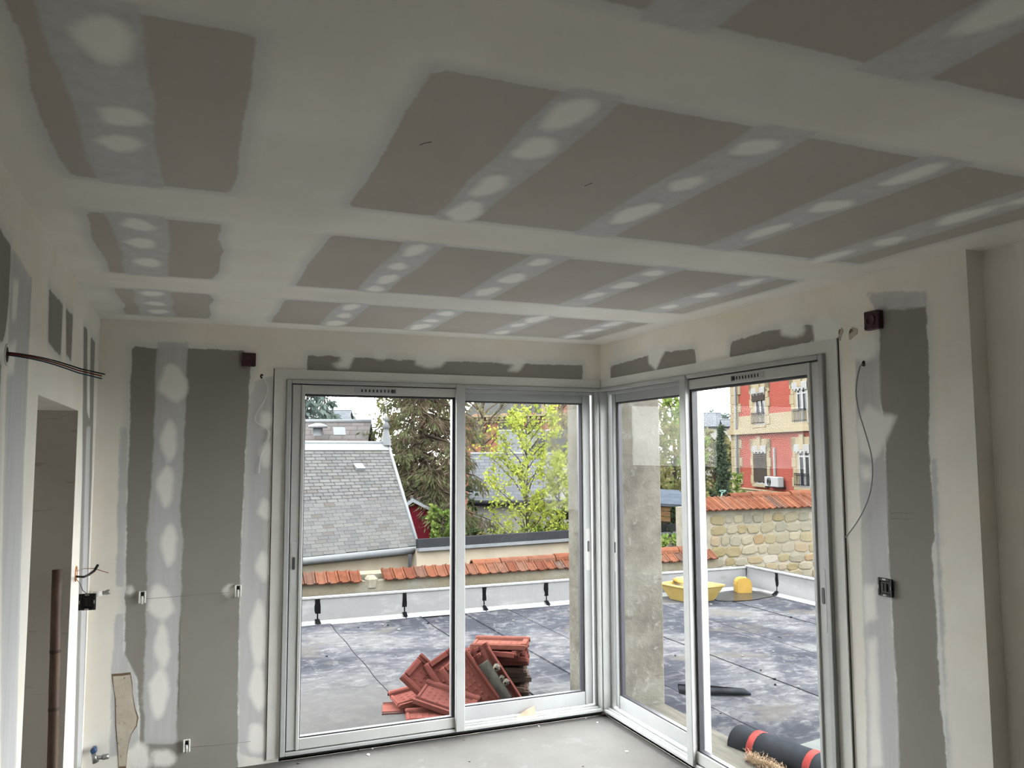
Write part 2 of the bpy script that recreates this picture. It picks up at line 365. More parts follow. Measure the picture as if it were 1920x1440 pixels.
# the niche behind the opening in the left wall, lined with bare board
m = NT('bare_board'); co = m.co(); nz = m.noise(co, 2.2, 5, 0.6)
c_ = m.mix(m.ramp(nz, [(0.35, grey(0)), (0.7, grey(1))]), (0.42, 0.385, 0.34, 1), (0.50, 0.47, 0.42, 1))
c_ = m.mix(m.math('MULTIPLY', m.smooth(m.noise(m.mapping(co, (2, 2, 9)), 3.0, 4), 0.64, 0.72), 0.45), c_, (0.2, 0.17, 0.14, 1))
m.set(Base_Color=c_, Roughness=0.85); M['board'] = m.mat
NX = -W-0.85
mb = MB(); mb.add([(-W, DY1, ZF), (NX, DY1, ZF), (NX, DY1, DZ), (-W, DY1, DZ)], [(0, 1, 2, 3)]).add([(NX, DY0, ZF), (NX, DY1, ZF), (NX, DY1, DZ), (NX, DY0, DZ)], [(0, 3, 2, 1)])
mb.add([(-W, DY0, ZF), (NX, DY0, ZF), (NX, DY0, DZ), (-W, DY0, DZ)], [(3, 2, 1, 0)]); niche = mb.build('wall_niche', M['board'], recalc=False); niche['kind'] = 'structure'
M['soffit'] = simple('soffit_plaster', (0.8, 0.78, 0.73), 0.85, 0.06, 4)
mb = MB(); mb.add([(-W, DY0, DZ), (NX, DY0, DZ), (NX, DY1, DZ), (-W, DY1, DZ)], [(0, 3, 2, 1)]); sf = mb.build('ceiling_niche', M['soffit'], recalc=False); sf['kind'] = 'structure'
# wall behind the viewer
mb = MB(); mb.box(-W-0.3, X_JOG+0.3, Y_END-0.25, Y_END, ZF, H)
wall_front = mb.build('wall_front', simple('rear_plaster', (0.78, 0.755, 0.69), 0.85, 0.05, 3)); wall_front['kind'] = 'structure'

# concrete floor
m = NT('concrete_floor'); co = m.co()
n1, n2, n3 = m.noise(co, 1.3, 6, 0.6), m.noise(co, 7.0, 6, 0.65), m.noise(co, 70, 3, 0.7)
c_ = m.ramp(n1, [(0.30, (0.0698, 0.0665, 0.0606, 1)), (0.5, (0.0865, 0.0831, 0.0773, 1)), (0.72, (0.0999, 0.0973, 0.0915, 1))])
c_ = m.mix(m.math('MULTIPLY', m.smooth(n2, 0.58, 0.7), 0.5), c_, (0.1164, 0.1148, 0.1097, 1)); c_ = m.mix(m.math('MULTIPLY', m.smooth(n2, 0.30, 0.40), -0.35), c_, (0.0598, 0.0549, 0.0483, 1))
c_ = m.mix(m.math('MULTIPLY', m.smooth(n3, 0.66, 0.74), 0.5), c_, (0.0448, 0.0416, 0.0382, 1))
m.set(Base_Color=c_, Roughness=0.85); m.b.inputs['Specular IOR Level'].default_value = 0.15; m.bump(m.math('ADD', n2, m.math('MULTIPLY', n3, 0.3)), 0.18, 0.006); M['floor'] = m.mat
mb = MB(); mb.box(NX-0.1, X_JOG+0.3, Y_END-0.3, 0.1, ZF-0.2, ZF); floor = mb.build('floor', M['floor']); floor['kind'] = 'structure'

# ------------------------------------------------------------------ the two corner sliding windows (mirror images about the corner)
m = NT('white_aluminium'); co = m.co(); nz = m.noise(co, 6, 4); m.set(Base_Color=m.ramp(nz, [(0.35, (0.37, 0.38, 0.375, 1)), (0.65, (0.41, 0.42, 0.415, 1))]), Roughness=0.42); M['alu'] = m.mat
M['alu2'] = simple('white_sash_profile', (0.47, 0.475, 0.46), 0.45, 0.04, 6)
M['alu_out'] = simple('darkened_outer_profile', (0.34, 0.35, 0.35), 0.5, 0.05, 6)  # same aluminium, darkened to hold down the sky light on the outer sash
M['casing'] = simple('casing_primed', (0.64, 0.635, 0.605), 0.6, 0.05, 5)
M['gasket'] = simple('black_gasket', (0.018, 0.018, 0.024), 0.5, 0.2, 20)
M['dark'] = simple('dark_gap', (0.012, 0.012, 0.014), 0.7, 0.2, 20)
M['pull'] = simple('finger_pull_metal', (0.05, 0.05, 0.055), 0.4, 0.2, 20)
g = bpy.data.materials.new('window_glass'); g.use_nodes = True; t = g.node_tree; t.nodes.clear()
o_ = t.nodes.new('ShaderNodeOutputMaterial'); mx = t.nodes.new('ShaderNodeMixShader'); tr = t.nodes.new('ShaderNodeBsdfTransparent'); gl = t.nodes.new('ShaderNodeBsdfGlossy'); lw = t.nodes.new('ShaderNodeLayerWeight'); pw = t.nodes.new('ShaderNodeMath'); fr = t.nodes.new('ShaderNodeMath')
tr.inputs[0].default_value = (0.975, 0.985, 0.98, 1); gl.inputs['Roughness'].default_value = 0.0; pw.operation = 'POWER'; pw.inputs[1].default_value = 5.0; fr.operation = 'MULTIPLY_ADD'; fr.inputs[1].default_value = 0.2; fr.inputs[2].default_value = 0.004
lw.inputs['Blend'].default_value = 0.5; t.links.new(lw.outputs['Facing'], pw.inputs[0]); t.links.new(pw.outputs[0], fr.inputs[0])
t.links.new(fr.outputs[0], mx.inputs[0]); t.links.new(tr.outputs[0], mx.inputs[1]); t.links.new(gl.outputs[0], mx.inputs[2]); t.links.new(mx.outputs[0], o_.inputs[0]); M['glass'] = g

def make_window(name, P):
    root = empty(name, kind='structure')
    def part(nm, boxes, mat, parent=root, b=0.003):
        mb = MB()
        for (t0, t1, z0, z1, w0, w1) in boxes: mb.bbox(t0, t1, w0, w1, z0, z1, b, T=lambda x, y, z: P(x, y, z))
        return mb.build(nm, mat, parent)
    # primed casing boards round the opening, mitred at the head
    mb = MB(); mb.prism([(2.100, ZF+0.02), (2.168, ZF+0.02), (2.168, 2.205), (2.100, 2.148)], lambda u, v, w: P(u, w, v), -0.010, 0.02); mb.build('casing_board', M['casing'], root)
    mb = MB(); mb.prism([(0.0, 2.148), (2.1, 2.148), (2.168, 2.205), (0.0, 2.205)], lambda u, v, w: P(u, w, v), -0.010, 0.02); mb.build('casing_board', M['casing'], root)
    mb = MB(); mb.prism([(2.168, ZF+0.02), (2.172, ZF+0.02), (2.172, 2.209), (2.168, 2.205)], lambda u, v, w: P(u, w, v), -0.002, 0.01); mb.build('joint_gap', M['dark'], root)
    # outer frame with two tracks
    part('outer_frame', [(2.070, 2.098, 0.0, 2.145, -0.028, 0.10), (0.03, 2.070, 0.0, 0.020, -0.028, 0.10), (0.03, 2.070, 2.122, 2.145, -0.028, 0.10),
                         (0.03, 0.045, 0.02, 2.122, -0.028, 0.10),
                         (0.045, 1.0, 0.020, 0.036, 0.020, 0.028), (0.045, 1.0, 2.100, 2.122, 0.018, 0.030), (0.045, 0.060, 0.02, 2.122, 0.022, 0.030)], M['alu'])
    part('track_rail', [(0.045, 1.0, 0.020, 0.030, -0.004, 0.004)], M['alu'], b=0.002)
    part('shadow_gap', [(2.0645, 2.070, 0.020, 2.122, -0.014, 0.02), (1.0, 2.066, 0.018, 0.0235, -0.014, 0.02), (1.0, 2.066, 2.117, 2.122, -0.014, 0.02)], M['gasket'], b=0.0)
    part('gap_shade', [(0.03, 2.10, -0.028, 0.0, 0.0, 0.06)], M['dark'], b=0.0)  # dark strip drawn for the shade in the gap under the frame
    # inner sash
    s = part('sliding_sash', [(2.012, 2.064, 0.024, 2.116, -0.012, 0.028), (1.992, 2.012, 0.024, 2.116, -0.020, 0.028), (1.05, 1.992, 0.024, 0.086, -0.016, 0.028), (1.05, 1.992, 2.062, 2.116, -0.016, 0.028)], M['alu2'])
    part('interlock_stile', [(0.998, 1.056, 0.006, 2.140, -0.040, 0.030)], M['alu'], s)
    part('gasket', [(1.056, 1.074, 0.086, 2.062, -0.006, 0.024), (1.986, 1.992, 0.086, 2.062, -0.004, 0.024), (1.056, 1.992, 0.086, 0.094, -0.008, 0.024), (1.056, 1.992, 2.050, 2.062, -0.008, 0.024)], M['gasket'], s, 0.001)
    part('glass_pane', [(1.070, 1.988, 0.092, 2.056, 0.008, 0.012)], M['glass'], s, 0.0)
    # recessed finger pull
    def rr(u0, u1, v0, v1, r=0.01, n=5):
        pts = []
        for cx, cy, a0 in ((u1-r, v1-r, 0), (u0+r, v1-r, 90), (u0+r, v0+r, 180), (u1-r, v0+r, 270)):
            for k in range(n+1): a = math.radians(a0+90*k/n); pts.append((cx+r*math.cos(a), cy+r*math.sin(a)))
        return pts
    def pull(par, tc, w, zc):
        mb = MB(); mb.prism(rr(tc-0.016, tc+0.016, zc-0.16, zc+0.12, 0.014), lambda u, v, q: P(u, q, v), w-0.0020, w); p = mb.build('finger_pull', M['alu2'], par)
        mb = MB(); mb.prism(rr(tc-0.0075, tc+0.0075, zc-0.036, zc+0.036, 0.007), lambda u, v, q: P(u, q, v), w-0.0045, w-0.0019); mb.build('pull_recess', M['pull'], par)
    pull(s, 2.040, -0.012, 1.075)
    # trickle vent in the head of the inner sash
    v = part('trickle_vent', [(1.44, 1.70, 2.074, 2.104, -0.0185, -0.0155)], M['alu'], s, 0.001)
    mb = MB()
    for k in range(8):
        c = 1.655-0.0235*k; mb.box(c-0.0045, c+0.0045, -0.0197, -0.0184, 2.081, 2.097, T=lambda x, y, z: P(x, y, z))
    mb.box(1.447, 1.453, -0.0197, -0.0184, 2.076, 2.102, T=lambda x, y, z: P(x, y, z))
    mb.prism([(1.465+0.011*math.cos(a), 2.089+0.012*math.sin(a)) for a in np.linspace(0, 2*PI, 12, endpoint=False)], lambda u, v_, q: P(u, q, v_), -0.0197, -0.0184)
    mb.build('vent_slots', M['dark'], s)
    # outer sash
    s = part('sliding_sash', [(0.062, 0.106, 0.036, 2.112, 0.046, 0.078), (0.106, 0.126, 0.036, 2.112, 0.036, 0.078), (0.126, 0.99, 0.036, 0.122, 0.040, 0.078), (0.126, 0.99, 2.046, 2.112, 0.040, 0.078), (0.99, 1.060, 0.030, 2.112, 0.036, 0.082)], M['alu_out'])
    part('gasket', [(0.126, 0.150, 0.122, 2.046, 0.048, 0.075), (0.984, 0.990, 0.122, 2.046, 0.05, 0.075), (0.126, 0.99, 0.122, 0.130, 0.044, 0.075), (0.126, 0.99, 2.036, 2.046, 0.044, 0.075)], M['gasket'], s, 0.001)
    part('glass_pane', [(0.146, 0.988, 0.127, 2.040, 0.060, 0.064)], M['glass'], s, 0.0)
    pull(s, 0.088, 0.046, 1.075)
    return root
win1 = make_window('window_1', lambda t_, w, z: (-t_, w, z))
win2 = make_window('window_2', lambda t_, w, z: (w, -t_, z))
tag(win1, 'white aluminium sliding window with the stack of roof tiles behind its glass', 'window'); tag(win2, 'white aluminium sliding window with the brick house and tar roll behind it', 'window')
# corner post with grooves between the two frames
mb = MB(); mb.bbox(-0.030, 0.10, -0.030, 0.10, 0.0, 2.145, 0.003)
for k in (0.012, 0.022): mb.bbox(-0.030-0.004, -0.030+0.002, -0.030+k, -0.030+k+0.004, 0.01, 2.14, 0.001); mb.bbox(-0.030+k, -0.030+k+0.004, -0.034, -0.028, 0.01, 2.14, 0.001)
cpost = mb.build('corner_post', M['alu'], win1)

# ------------------------------------------------------------------ outside: terrace roof
ZR = -0.12
m = NT('bitumen_sheet'); co = m.co(); oi = m.n('ShaderNodeObjectInfo')
n1 = m.noise(m.mapping(co, (1.0, 1.0, 1), loc=(3, 1, 0)), 0.75, 6, 0.62, 0.6); n2 = m.noise(m.mapping(co, (1.5, 0.9, 1)), 4.2, 8, 0.72, 0.4); n3 = m.noise(co, 1.15, 5, 0.6, 0.3); n4 = m.noise(co, 45, 4, 0.7)
c_ = m.ramp(n1, [(0.37, (0.0541, 0.0569, 0.0695, 1)), (0.47, (0.0726, 0.0768, 0.0918, 1)), (0.53, (0.1045, 0.1084, 0.1224, 1)), (0.61, (0.1628, 0.1641, 0.1688, 1))])
n5 = m.noise(m.mapping(co, (0.8, 1.3, 1), loc=(7, 2, 0)), 9.0, 8, 0.75, 0.3)
c_ = m.mix(m.math('MULTIPLY', m.smooth(n2, 0.535, 0.60), 0.65), c_, (0.1807, 0.1827, 0.1883, 1))
c_ = m.mix(m.math('MULTIPLY', m.smooth(n5, 0.53, 0.59), m.math('ADD', 0.25, m.math('MULTIPLY', m.smooth(n1, 0.44, 0.56), 0.55))), c_, (0.2237, 0.2237, 0.2264, 1))
c_ = m.mix(m.math('MULTIPLY', m.smooth(n5, 0.46, 0.38), 0.6), c_, (0.0617, 0.0635, 0.0740, 1))
dv = m.n('ShaderNodeVectorMath', operation='DISTANCE'); m.l(m.mapping(co, (1.0, 0.8, 1)), dv.inputs[0]); dv.inputs[1].default_value = (-1.55, 0.55, -0.12)
wz = m.smooth(m.math('ADD', dv.outputs['Value'], m.math('MULTIPLY', m.math('SUBTRACT', n2, 0.5), 1.6)), 1.15, 0.55)      # trodden pale zone in front of the left window
c_ = m.mix(m.math('MULTIPLY', wz, 0.8), c_, m.mix(n5, (0.1426, 0.1378, 0.1329, 1), (0.2140, 0.2112, 0.2044, 1)))
c_ = m.mix(m.math('MULTIPLY', m.smooth(n3, 0.56, 0.66), 0.7), c_, (0.1426, 0.1332, 0.1216, 1))
c_ = m.mix(m.math('MULTIPLY', m.smooth(n4, 0.66, 0.74), 0.45), c_, (0.2237, 0.2237, 0.2187, 1)); c_ = m.mix(m.math('MULTIPLY', m.smooth(n4, 0.34, 0.28), 0.4), c_, (0.0520, 0.0520, 0.0604, 1))
m.set(Base_Color=c_, Roughness=m.ramp(n3, [(0.35, grey(0.42)), (0.65, grey(0.8))])); m.b.inputs['Specular IOR Level'].default_value = 0.35; m.bump(m.math('ADD', n2, m.math('MULTIPLY', n4, 0.5)), 0.25, 0.006); M['bitumen'] = m.mat
mb = MB(); mb.box(-7.0, 4.46, 0.38, 4.14, -0.45, ZR-0.012); mb.box(0.38, 4.46, -7.0, 0.38, -0.45, ZR-0.012); terrace = mb.build('terrace_floor', M['bitumen']); terrace['kind'] = 'structure'
M['seam'] = simple('tar_seam', (0.025, 0.025, 0.028), 0.8, 0.4, 15)
xs = [-7.0, -6.2, -5.2, -4.2, -3.2, -2.2, -1.2, -0.2, 0.85, 1.75, 2.65, 3.55, 4.44]
for k in range(len(xs)-1):
    y0 = 0.36 if xs[k+1] < 0.4 else -6.9
    mb = MB(); zz = ZR+0.003*(k % 2); x0, x1 = xs[k], xs[k+1]+0.05
    if y0 < 0 and x0 < 0.38: x0 = 0.38
    mb.add([(x0, y0, zz-0.004), (x1, y0, zz+0.004), (x1, 4.12, zz+0.004), (x0, 4.12, zz-0.004), (x0, y0, zz-0.012), (x1, y0, zz-0.006), (x1, 4.12, zz-0.006), (x0, 4.12, zz-0.012)],
           [(0, 1, 2, 3), (7, 6, 5, 4), (0, 4, 5, 1), (1, 5, 6, 2), (2, 6, 7, 3), (3, 7, 4, 0)]); mb.build('bitumen_sheet', M['bitumen'], terrace)
    mb = MB(); yy = max(y0, 0.36 if xs[k+1]+0.05 < 0.48 else y0)
    mb.tube([(xs[k+1]+0.05+0.006*math.sin(7*t+k), t, ZR+0.003) for t in np.linspace(yy, 4.0, 24)], 0.006, 5); mb.build('seam_bead', M['seam'], terrace)
# parapet with aluminium-faced flashing panels and black lap joints
m = NT('aluminium_flashing'); co = m.co(); wv = m.n('ShaderNodeTexWave', wave_type='BANDS', bands_direction='X'); wv.inputs['Scale'].default_value = 26.0; wv.inputs['Distortion'].default_value = 0.6; m.l(m.mapping(co, (1, 1, 0.02)), wv.inputs['Vector'])
nz = m.noise(m.mapping(co, (1, 1, 3)), 3.0, 6, 0.7); c_ = m.mix(m.math('MULTIPLY', wv.outputs['Fac'], 0.55), (0.3836, 0.3895, 0.3953, 1), (0.1976, 0.2034, 0.2150, 1))
c_ = m.mix(m.math('MULTIPLY', m.smooth(nz, 0.52, 0.7), 0.6), c_, (0.4883, 0.4883, 0.4824, 1)); c_ = m.mix(m.math('MULTIPLY', m.smooth(nz, 0.42, 0.3), 0.35), c_, (0.1976, 0.1801, 0.1395, 1))
m.set(Base_Color=c_, Roughness=0.5, Metallic=0.0); m.bump(wv.outputs['Fac'], 0.3, 0.004); M['flash'] = m.mat
m = NT('smooth_aluminium'); nz = m.noise(m.mapping(m.co(), (1, 1, 2)), 14, 5, 0.7); m.set(Base_Color=m.ramp(nz, [(0.3, (0.3150, 0.3150, 0.3150, 1)), (0.6, (0.4650, 0.4650, 0.4650, 1))]), Roughness=0.45); m.bump(nz, 0.3, 0.004); M['smalu'] = m.mat
M['tar'] = simple('black_tar', (0.012, 0.012, 0.014), 0.95, 0.3, 20, spec=0.1)
parapet = empty('parapet', (1.0, 4.12, ZR), kind='structure', label='low parapet of the flat terrace roof with silver flashing', cat='parapet')
def flash_run(P, s_list, top):
    for k in range(len(s_list)-1):
        s0, s1 = s_list[k]+0.008, s_list[k+1]-0.008
        dz = rng.uniform(-0.004, 0.004)
        prof = [(-0.16, 0.002), (-0.085, 0.012), (-0.065, 0.035), (-0.055, top+dz), (-0.035, top+dz)]
        mb = MB(); mb.add([P(s, w, ZR+h) for s in (s0, s1) for w, h in prof[2:]], [(0, 1, 4, 3), (1, 2, 5, 4)]); fp = mb.build('flashing_panel', M['flash'], parapet, recalc=False)
        mb = MB(); mb.add([P(s, w, ZR+h) for s in (s0, s1) for w, h in prof[:3]], [(0, 1, 4, 3), (1, 2, 5, 4)]); mb.build('flashing_foot', M['smalu'], parapet, recalc=False)
        mb = MB(); pts = [(0.0, 0.0)]
        n = 7; z0, z1 = 0.0, top-0.015; L = [P(s_list[k]+rng.uniform(-0.034, -0.018), -0.062 if i else -0.13, ZR+0.012+z0+(z1-z0)*i/(n-1)) for i in range(n)]; Rr = [P(s_list[k]+rng.uniform(0.018, 0.036), -0.062 if i else -0.13, ZR+0.012+z0+(z1-z0)*i/(n-1)) for i in range(n)]
        mb.add(L+Rr, [(i, n+i, n+i+1, i+1) for i in range(n-1)])
        mb.build('lap_joint', M['tar'], parapet, recalc=False)
    a, b = s_list[0], s_list[-1]
    mb = MB(); mb.bbox(a, b, -0.068, -0.02, ZR+top-0.012, ZR+top+0.012, 0.004, T=P); mb.build('capping_strip', M['smalu'], parapet)
    mb = MB(); mb.box(a, b, -0.05, 0.10, ZR-0.3, ZR+top-0.005, T=P); mb.build('parapet_core', M['bitumen'], parapet)
flash_run(lambda s, w, z: (s, 4.14+w, z), [-6.1, -5.1, -4.15, -3.2, -2.23, -1.27, -0.31, 0.64, 1.44, 1.80, 2.75, 3.7, 4.44], 0.275)
flash_run(lambda s, w, z: (4.46+w, 4.10-s, z), [0.0, 0.62, 1.6, 2.6, 3.6, 4.6, 5.6, 6.6, 8.0], 0.295)

# outer corner pier of rough stone, threshold board and flashing below the right-hand window
m = NT('weathered_concrete'); co = m.co(); n1, n2, n3 = m.noise(co, 3, 6, 0.65), m.noise(co, 14, 6, 0.7, 0.5), m.noise(m.mapping(co, (1, 1, 6)), 2.5, 4)
c_ = m.ramp(n1, [(0.3, (0.2155, 0.1989, 0.1658, 1)), (0.5, (0.3480, 0.3233, 0.2737, 1)), (0.7, (0.4641, 0.4393, 0.3813, 1))]); c_ = m.mix(m.math('MULTIPLY', m.smooth(n2, 0.55, 0.68), 0.6), c_, (0.5967, 0.5801, 0.5304, 1)); c_ = m.mix(m.math('MULTIPLY', m.smooth(n3, 0.6, 0.72), 0.5), c_, (0.1658, 0.1411, 0.1160, 1))
m.set(Base_Color=c_, Roughness=0.9); m.bump(m.math('ADD', n1, n2), 0.5, 0.02); M['concrete'] = m.mat
mb = MB(); mb.bbox(0.102, 0.48, 0.02, 0.42, -0.1, 2.55, 0.008); mb.bbox(-0.055, 0.10, 0.105, 0.42, -0.1, 2.55, 0.008); pier = mb.build('wall_pier', M['concrete']); pier['kind'] = 'structure'
mb = MB(); mb.bbox(0.102, 0.46, -2.12, 0.02, -0.20, -0.010, 0.006); mb.bbox(-2.12, -0.055, 0.102, 0.36, -0.20, -0.02, 0.006); sill = mb.build('trim_1', simple('threshold_stone', (0.26, 0.245, 0.21), 0.85, 0.2, 9, 0.3, stretch=(3, 0.5, 1))); sill['kind'] = 'structure'
mb = MB(); 
for y in np.arange(-2.1, 0.3, 0.42): mb.add([(0.455, y, -0.03), (0.60+rng.uniform(-.01, .01), y, ZR+0.012), (0.60+rng.uniform(-.01, .01), y+0.40, ZR+0.012), (0.455, y+0.40, -0.03)], [(0, 1, 2, 3)])
fl = mb.build('sill_flashing', M['smalu'], sill, recalc=False)

# ground far below, garden
m = NT('garden_ground'); co = m.co(); n1, n2 = m.noise(co, 0.25, 6, 0.6), m.noise(co, 3, 5)
m.set(Base_Color=m.mix(n2, m.ramp(n1, [(0.35, (0.0340, 0.0467, 0.0170, 1)), (0.65, (0.0723, 0.0595, 0.0382, 1))]), (0.0510, 0.0638, 0.0255, 1)), Roughness=0.95); M['ground'] = m.mat
ZG = -3.4
mb = MB(); mb.add([(-160, -60, ZG), (260, -60, ZG), (260, 320, ZG), (-160, 320, ZG)], [(0, 1, 2, 3)]); gr = mb.build('ground', M['ground'], recalc=False); gr['kind'] = 'structure'
mb = MB(); mb.box(-7.0, 4.46, 0.42, 4.20, ZG, -0.40); mb.box(0.42, 4.46, -7.0, 0.42, ZG, -0.40); bld = mb.build('wall_lower_storey', M['concrete']); bld['kind'] = 'structure'

# ------------------------------------------------------------------ boundary walls with tile coping
TERRA = [(0.0, (0.1870, 0.0702, 0.0449, 1)), (0.3, (0.2525, 0.0981, 0.0580, 1)), (0.55, (0.2151, 0.1122, 0.0795, 1)), (0.75, (0.2992, 0.1216, 0.0702, 1)), (1.0, (0.1496, 0.0935, 0.0748, 1))]
M['terra'] = per_object('old_terracotta', TERRA, 0.8, 0.22, 14, 0.3, spec=0.3, stain=((0.14, 0.12, 0.10, 1), 0.60))
m = NT('lichen_render'); co = m.co(); n1, n2 = m.noise(co, 2.2, 6, 0.65), m.noise(co, 11, 6, 0.7)
c_ = m.ramp(n1, [(0.3, (0.2143, 0.1848, 0.1183, 1)), (0.5, (0.2810, 0.2514, 0.1848, 1)), (0.7, (0.3402, 0.3254, 0.2810, 1))]); c_ = m.mix(m.math('MULTIPLY', m.smooth(n2, 0.60, 0.72), 0.6), c_, (0.1183, 0.1036, 0.0739, 1)); m.set(Base_Color=c_, Roughness=0.95); m.bump(n2, 0.6, 0.02); M['render'] = m.mat
def rib_tile(mb, w, l, th=0.016):
    # pan tile: flat field between two rounded side ribs, length along +y, lying on z = 0
    prof = [(-w/2, 0.0), (-w/2+0.006, 0.022), (-w/2+0.022, 0.022), (-w/2+0.028, 0.006), (0, 0.003), (w/2-0.028, 0.006), (w/2-0.022, 0.018), (w/2-0.004, 0.018), (w/2, 0.0)]
    n = len(prof); vs = [(x, y, z+th*0.4) for y in (0, l) for x, z in prof]+[(x, y, z-th*0.6) for y in (0, l) for x, z in prof]
    fs = [(i, i+1, n+i+1, n+i) for i in range(n-1)]+[(2*n+i+1, 2*n+i, 3*n+i, 3*n+i+1) for i in range(n-1)]
    fs += [(i+1, i, 2*n+i, 2*n+i+1) for i in range(n-1)]+[(n+i, n+i+1, 3*n+i+1, 3*n+i) for i in range(n-1)]+[(0, n, 3*n, 2*n), (n-1, 3*n-1, 4*n-1, 2*n-1)]
    return mb.add(vs, fs)
def half_pipe(mb, r, l, n=6):
    vs = []; 
    for x in (0, l):
        for k in range(n+1): a = PI*k/n; vs += [(x, r*math.cos(a), r*math.sin(a)), (x, (r-0.014)*math.cos(a), (r-0.014)*math.sin(a))]
    q = 2*(n+1); fs = []
    for k in range(n): i = 2*k; fs += [(i, i+2, q+i+2, q+i), (i+1, q+i+1, q+i+3, i+3), (i, i+1, i+3, i+2), (q+i, q+i+2, q+i+3, q+i+1)]
    fs += [(0, q, q+1, 1), (q-2, q-1, 2*q-1, 2*q-2)]
    return mb.add(vs, fs)
def coping(root, x0, x1, ye, ze, w, l, pitch, gap=None, ridge_from=None):
    src = rib_tile(MB(), w*0.98, l).build('coping_tile', M['terra']); src.parent = root; n = 0; x = x0+w/2; used = False
    while x < x1:
        if gap is None or not (gap[0] < x < gap[1]):
            o = src if not used else link_copy(src, root); used = True
            o.location = Vector((x, ye+rng.uniform(-0.008, 0.008), ze+rng.uniform(-0.004, 0.004)))-root.location; o.rotation_euler = (pitch+rng.uniform(-0.02, 0.02), 0, rng.uniform(-0.02, 0.02))
        x += w
    if ridge_from is not None:
        src = half_pipe(MB(), 0.075, 0.36).build('ridge_tile', M['terra']); src.parent = root; x = ridge_from; used = False
        while x < x1-0.2:
            o = src if not used else link_copy(src, root); used = True
            o.location = Vector((x, ye+l*math.cos(pitch)+0.03, ze+l*math.sin(pitch)-0.015+rng.uniform(-0.01, 0.01)))-root.location; o.rotation_euler = (0, rng.uniform(-0.02, 0.02), rng.uniform(-0.03, 0.03)); x += 0.37
YW = 4.36
M['mortar'] = simple('lime_mortar', (0.34, 0.315, 0.25), 0.95, 0.18, 9, 0.5)
e = at(700, 1092, 1, YW-0.05); ze = float(e[2])
wall_low = empty('boundary_wall', (1.0, YW+0.2, ZG), label='low rendered boundary wall with orange tile coping behind the terrace parapet', cat='wall')
mb = MB(); mb.box(-7, 4.15, YW, YW+0.4, ZG, ze+0.01); mb.box(-7, 4.15, YW+0.12, YW+0.4, ze, ze+0.07); mb.build('wall_body', M['render'], wall_low)
gx = float(at(700, 1092, 1, YW)[0])
coping(wall_low, -4.2, 4.15, YW-0.05, ze+0.012, 0.128, 0.205, 0.52, (gx-0.09, gx+0.06), float(at(882, 1060, 1, YW+0.2)[0]))
mb = MB(); mb.bbox(gx-0.085, gx+0.06, YW-0.012, YW+0.2, ze-0.10, ze+0.06, 0.035); mb.build('mortar_patch', M['mortar'], wall_low)
# tall rubble wall: stones proud of the mortar
e = at(1340, 958, 1, YW+0.15); zt = float(e[2]); YT = YW+0.2
wall_tall = empty('rubble_wall', (6.0, YT+0.2, ZG), label='tall rubble stone wall with tiled top behind the terrace corner', cat='wall')
STONE = [(0.0, (0.3299, 0.2705, 0.1451, 1)), (0.25, (0.4091, 0.3563, 0.2376, 1)), (0.5, (0.3299, 0.3100, 0.2507, 1)), (0.75, (0.4486, 0.4024, 0.2904, 1)), (0.92, (0.3827, 0.2771, 0.1584, 1)), (1.0, (0.5542, 0.5278, 0.4751, 1))]
M['stone'] = per_object('rubble_stone', STONE, 0.9, 0.2, 18, 0.5, spec=0.2)
mb = MB(); mb.box(3.9, 10.5, YT+0.03, YT+0.42, ZG, zt+0.04); mb.build('wall_body', M['mortar'], wall_tall)
srcs = []
for k in range(7):
    n = 8; pts = [(x*rng.uniform(0.88, 1.08), z*rng.uniform(0.85, 1.1)) for x, z in ((.5, .2), (.34, .48), (-.3, .5), (-.5, .25), (-.5, -.28), (-.32, -.5), (.3, -.5), (.5, -.25))]
    mb = MB(); vs = [(x*1.02, 0.5, z*1.02) for x, z in pts]+[(x, -0.2, z) for x, z in pts]+[(x*0.78, -0.5+rng.uniform(0, .2), z*0.78) for x, z in pts]
    mb.add(vs, [(i, (i+1) % n, n+(i+1) % n, n+i) for i in range(n)]+[(n+i, n+(i+1) % n, 2*n+(i+1) % n, 2*n+i) for i in range(n)]+[tuple(2*n+i for i in range(n))]); srcs.append(mb)
stone_obs = []; cnt = 0
z = zt-0.07
while z > zt-1.75 and cnt < 296:
    hgt = rng.uniform(0.10, 0.155); x = 4.18+rng.uniform(0, 0.1)
    while x < 8.1 and cnt < 296:
        wd = rng.uniform(0.13, 0.27)
        k = rng.randrange(7)
        if len(stone_obs) <= k or True:
            if cnt < 7: o = srcs[cnt].build('stone', M['stone']); stone_obs.append(o); o.parent = wall_tall
            else: o = link_copy(stone_obs[k], wall_tall)
        o.location = Vector((x+wd/2, YT+0.03, z-hgt/2+rng.uniform(-.012, .012)))-wall_tall.location; o.scale = (wd*1.02, rng.uniform(0.02, 0.045), hgt*rng.uniform(0.9, 1.06)); o.rotation_euler = (0, rng.uniform(-0.12, 0.12), 0)
        x += wd+rng.uniform(0.004, 0.02); cnt += 1
    z -= hgt+0.008
coping(wall_tall, 4.0, 9.2, YT-0.09, zt+0.005, 0.115, 0.36, 0.46, None, float(at(1372, 945, 1, YT+0.2)[0]))

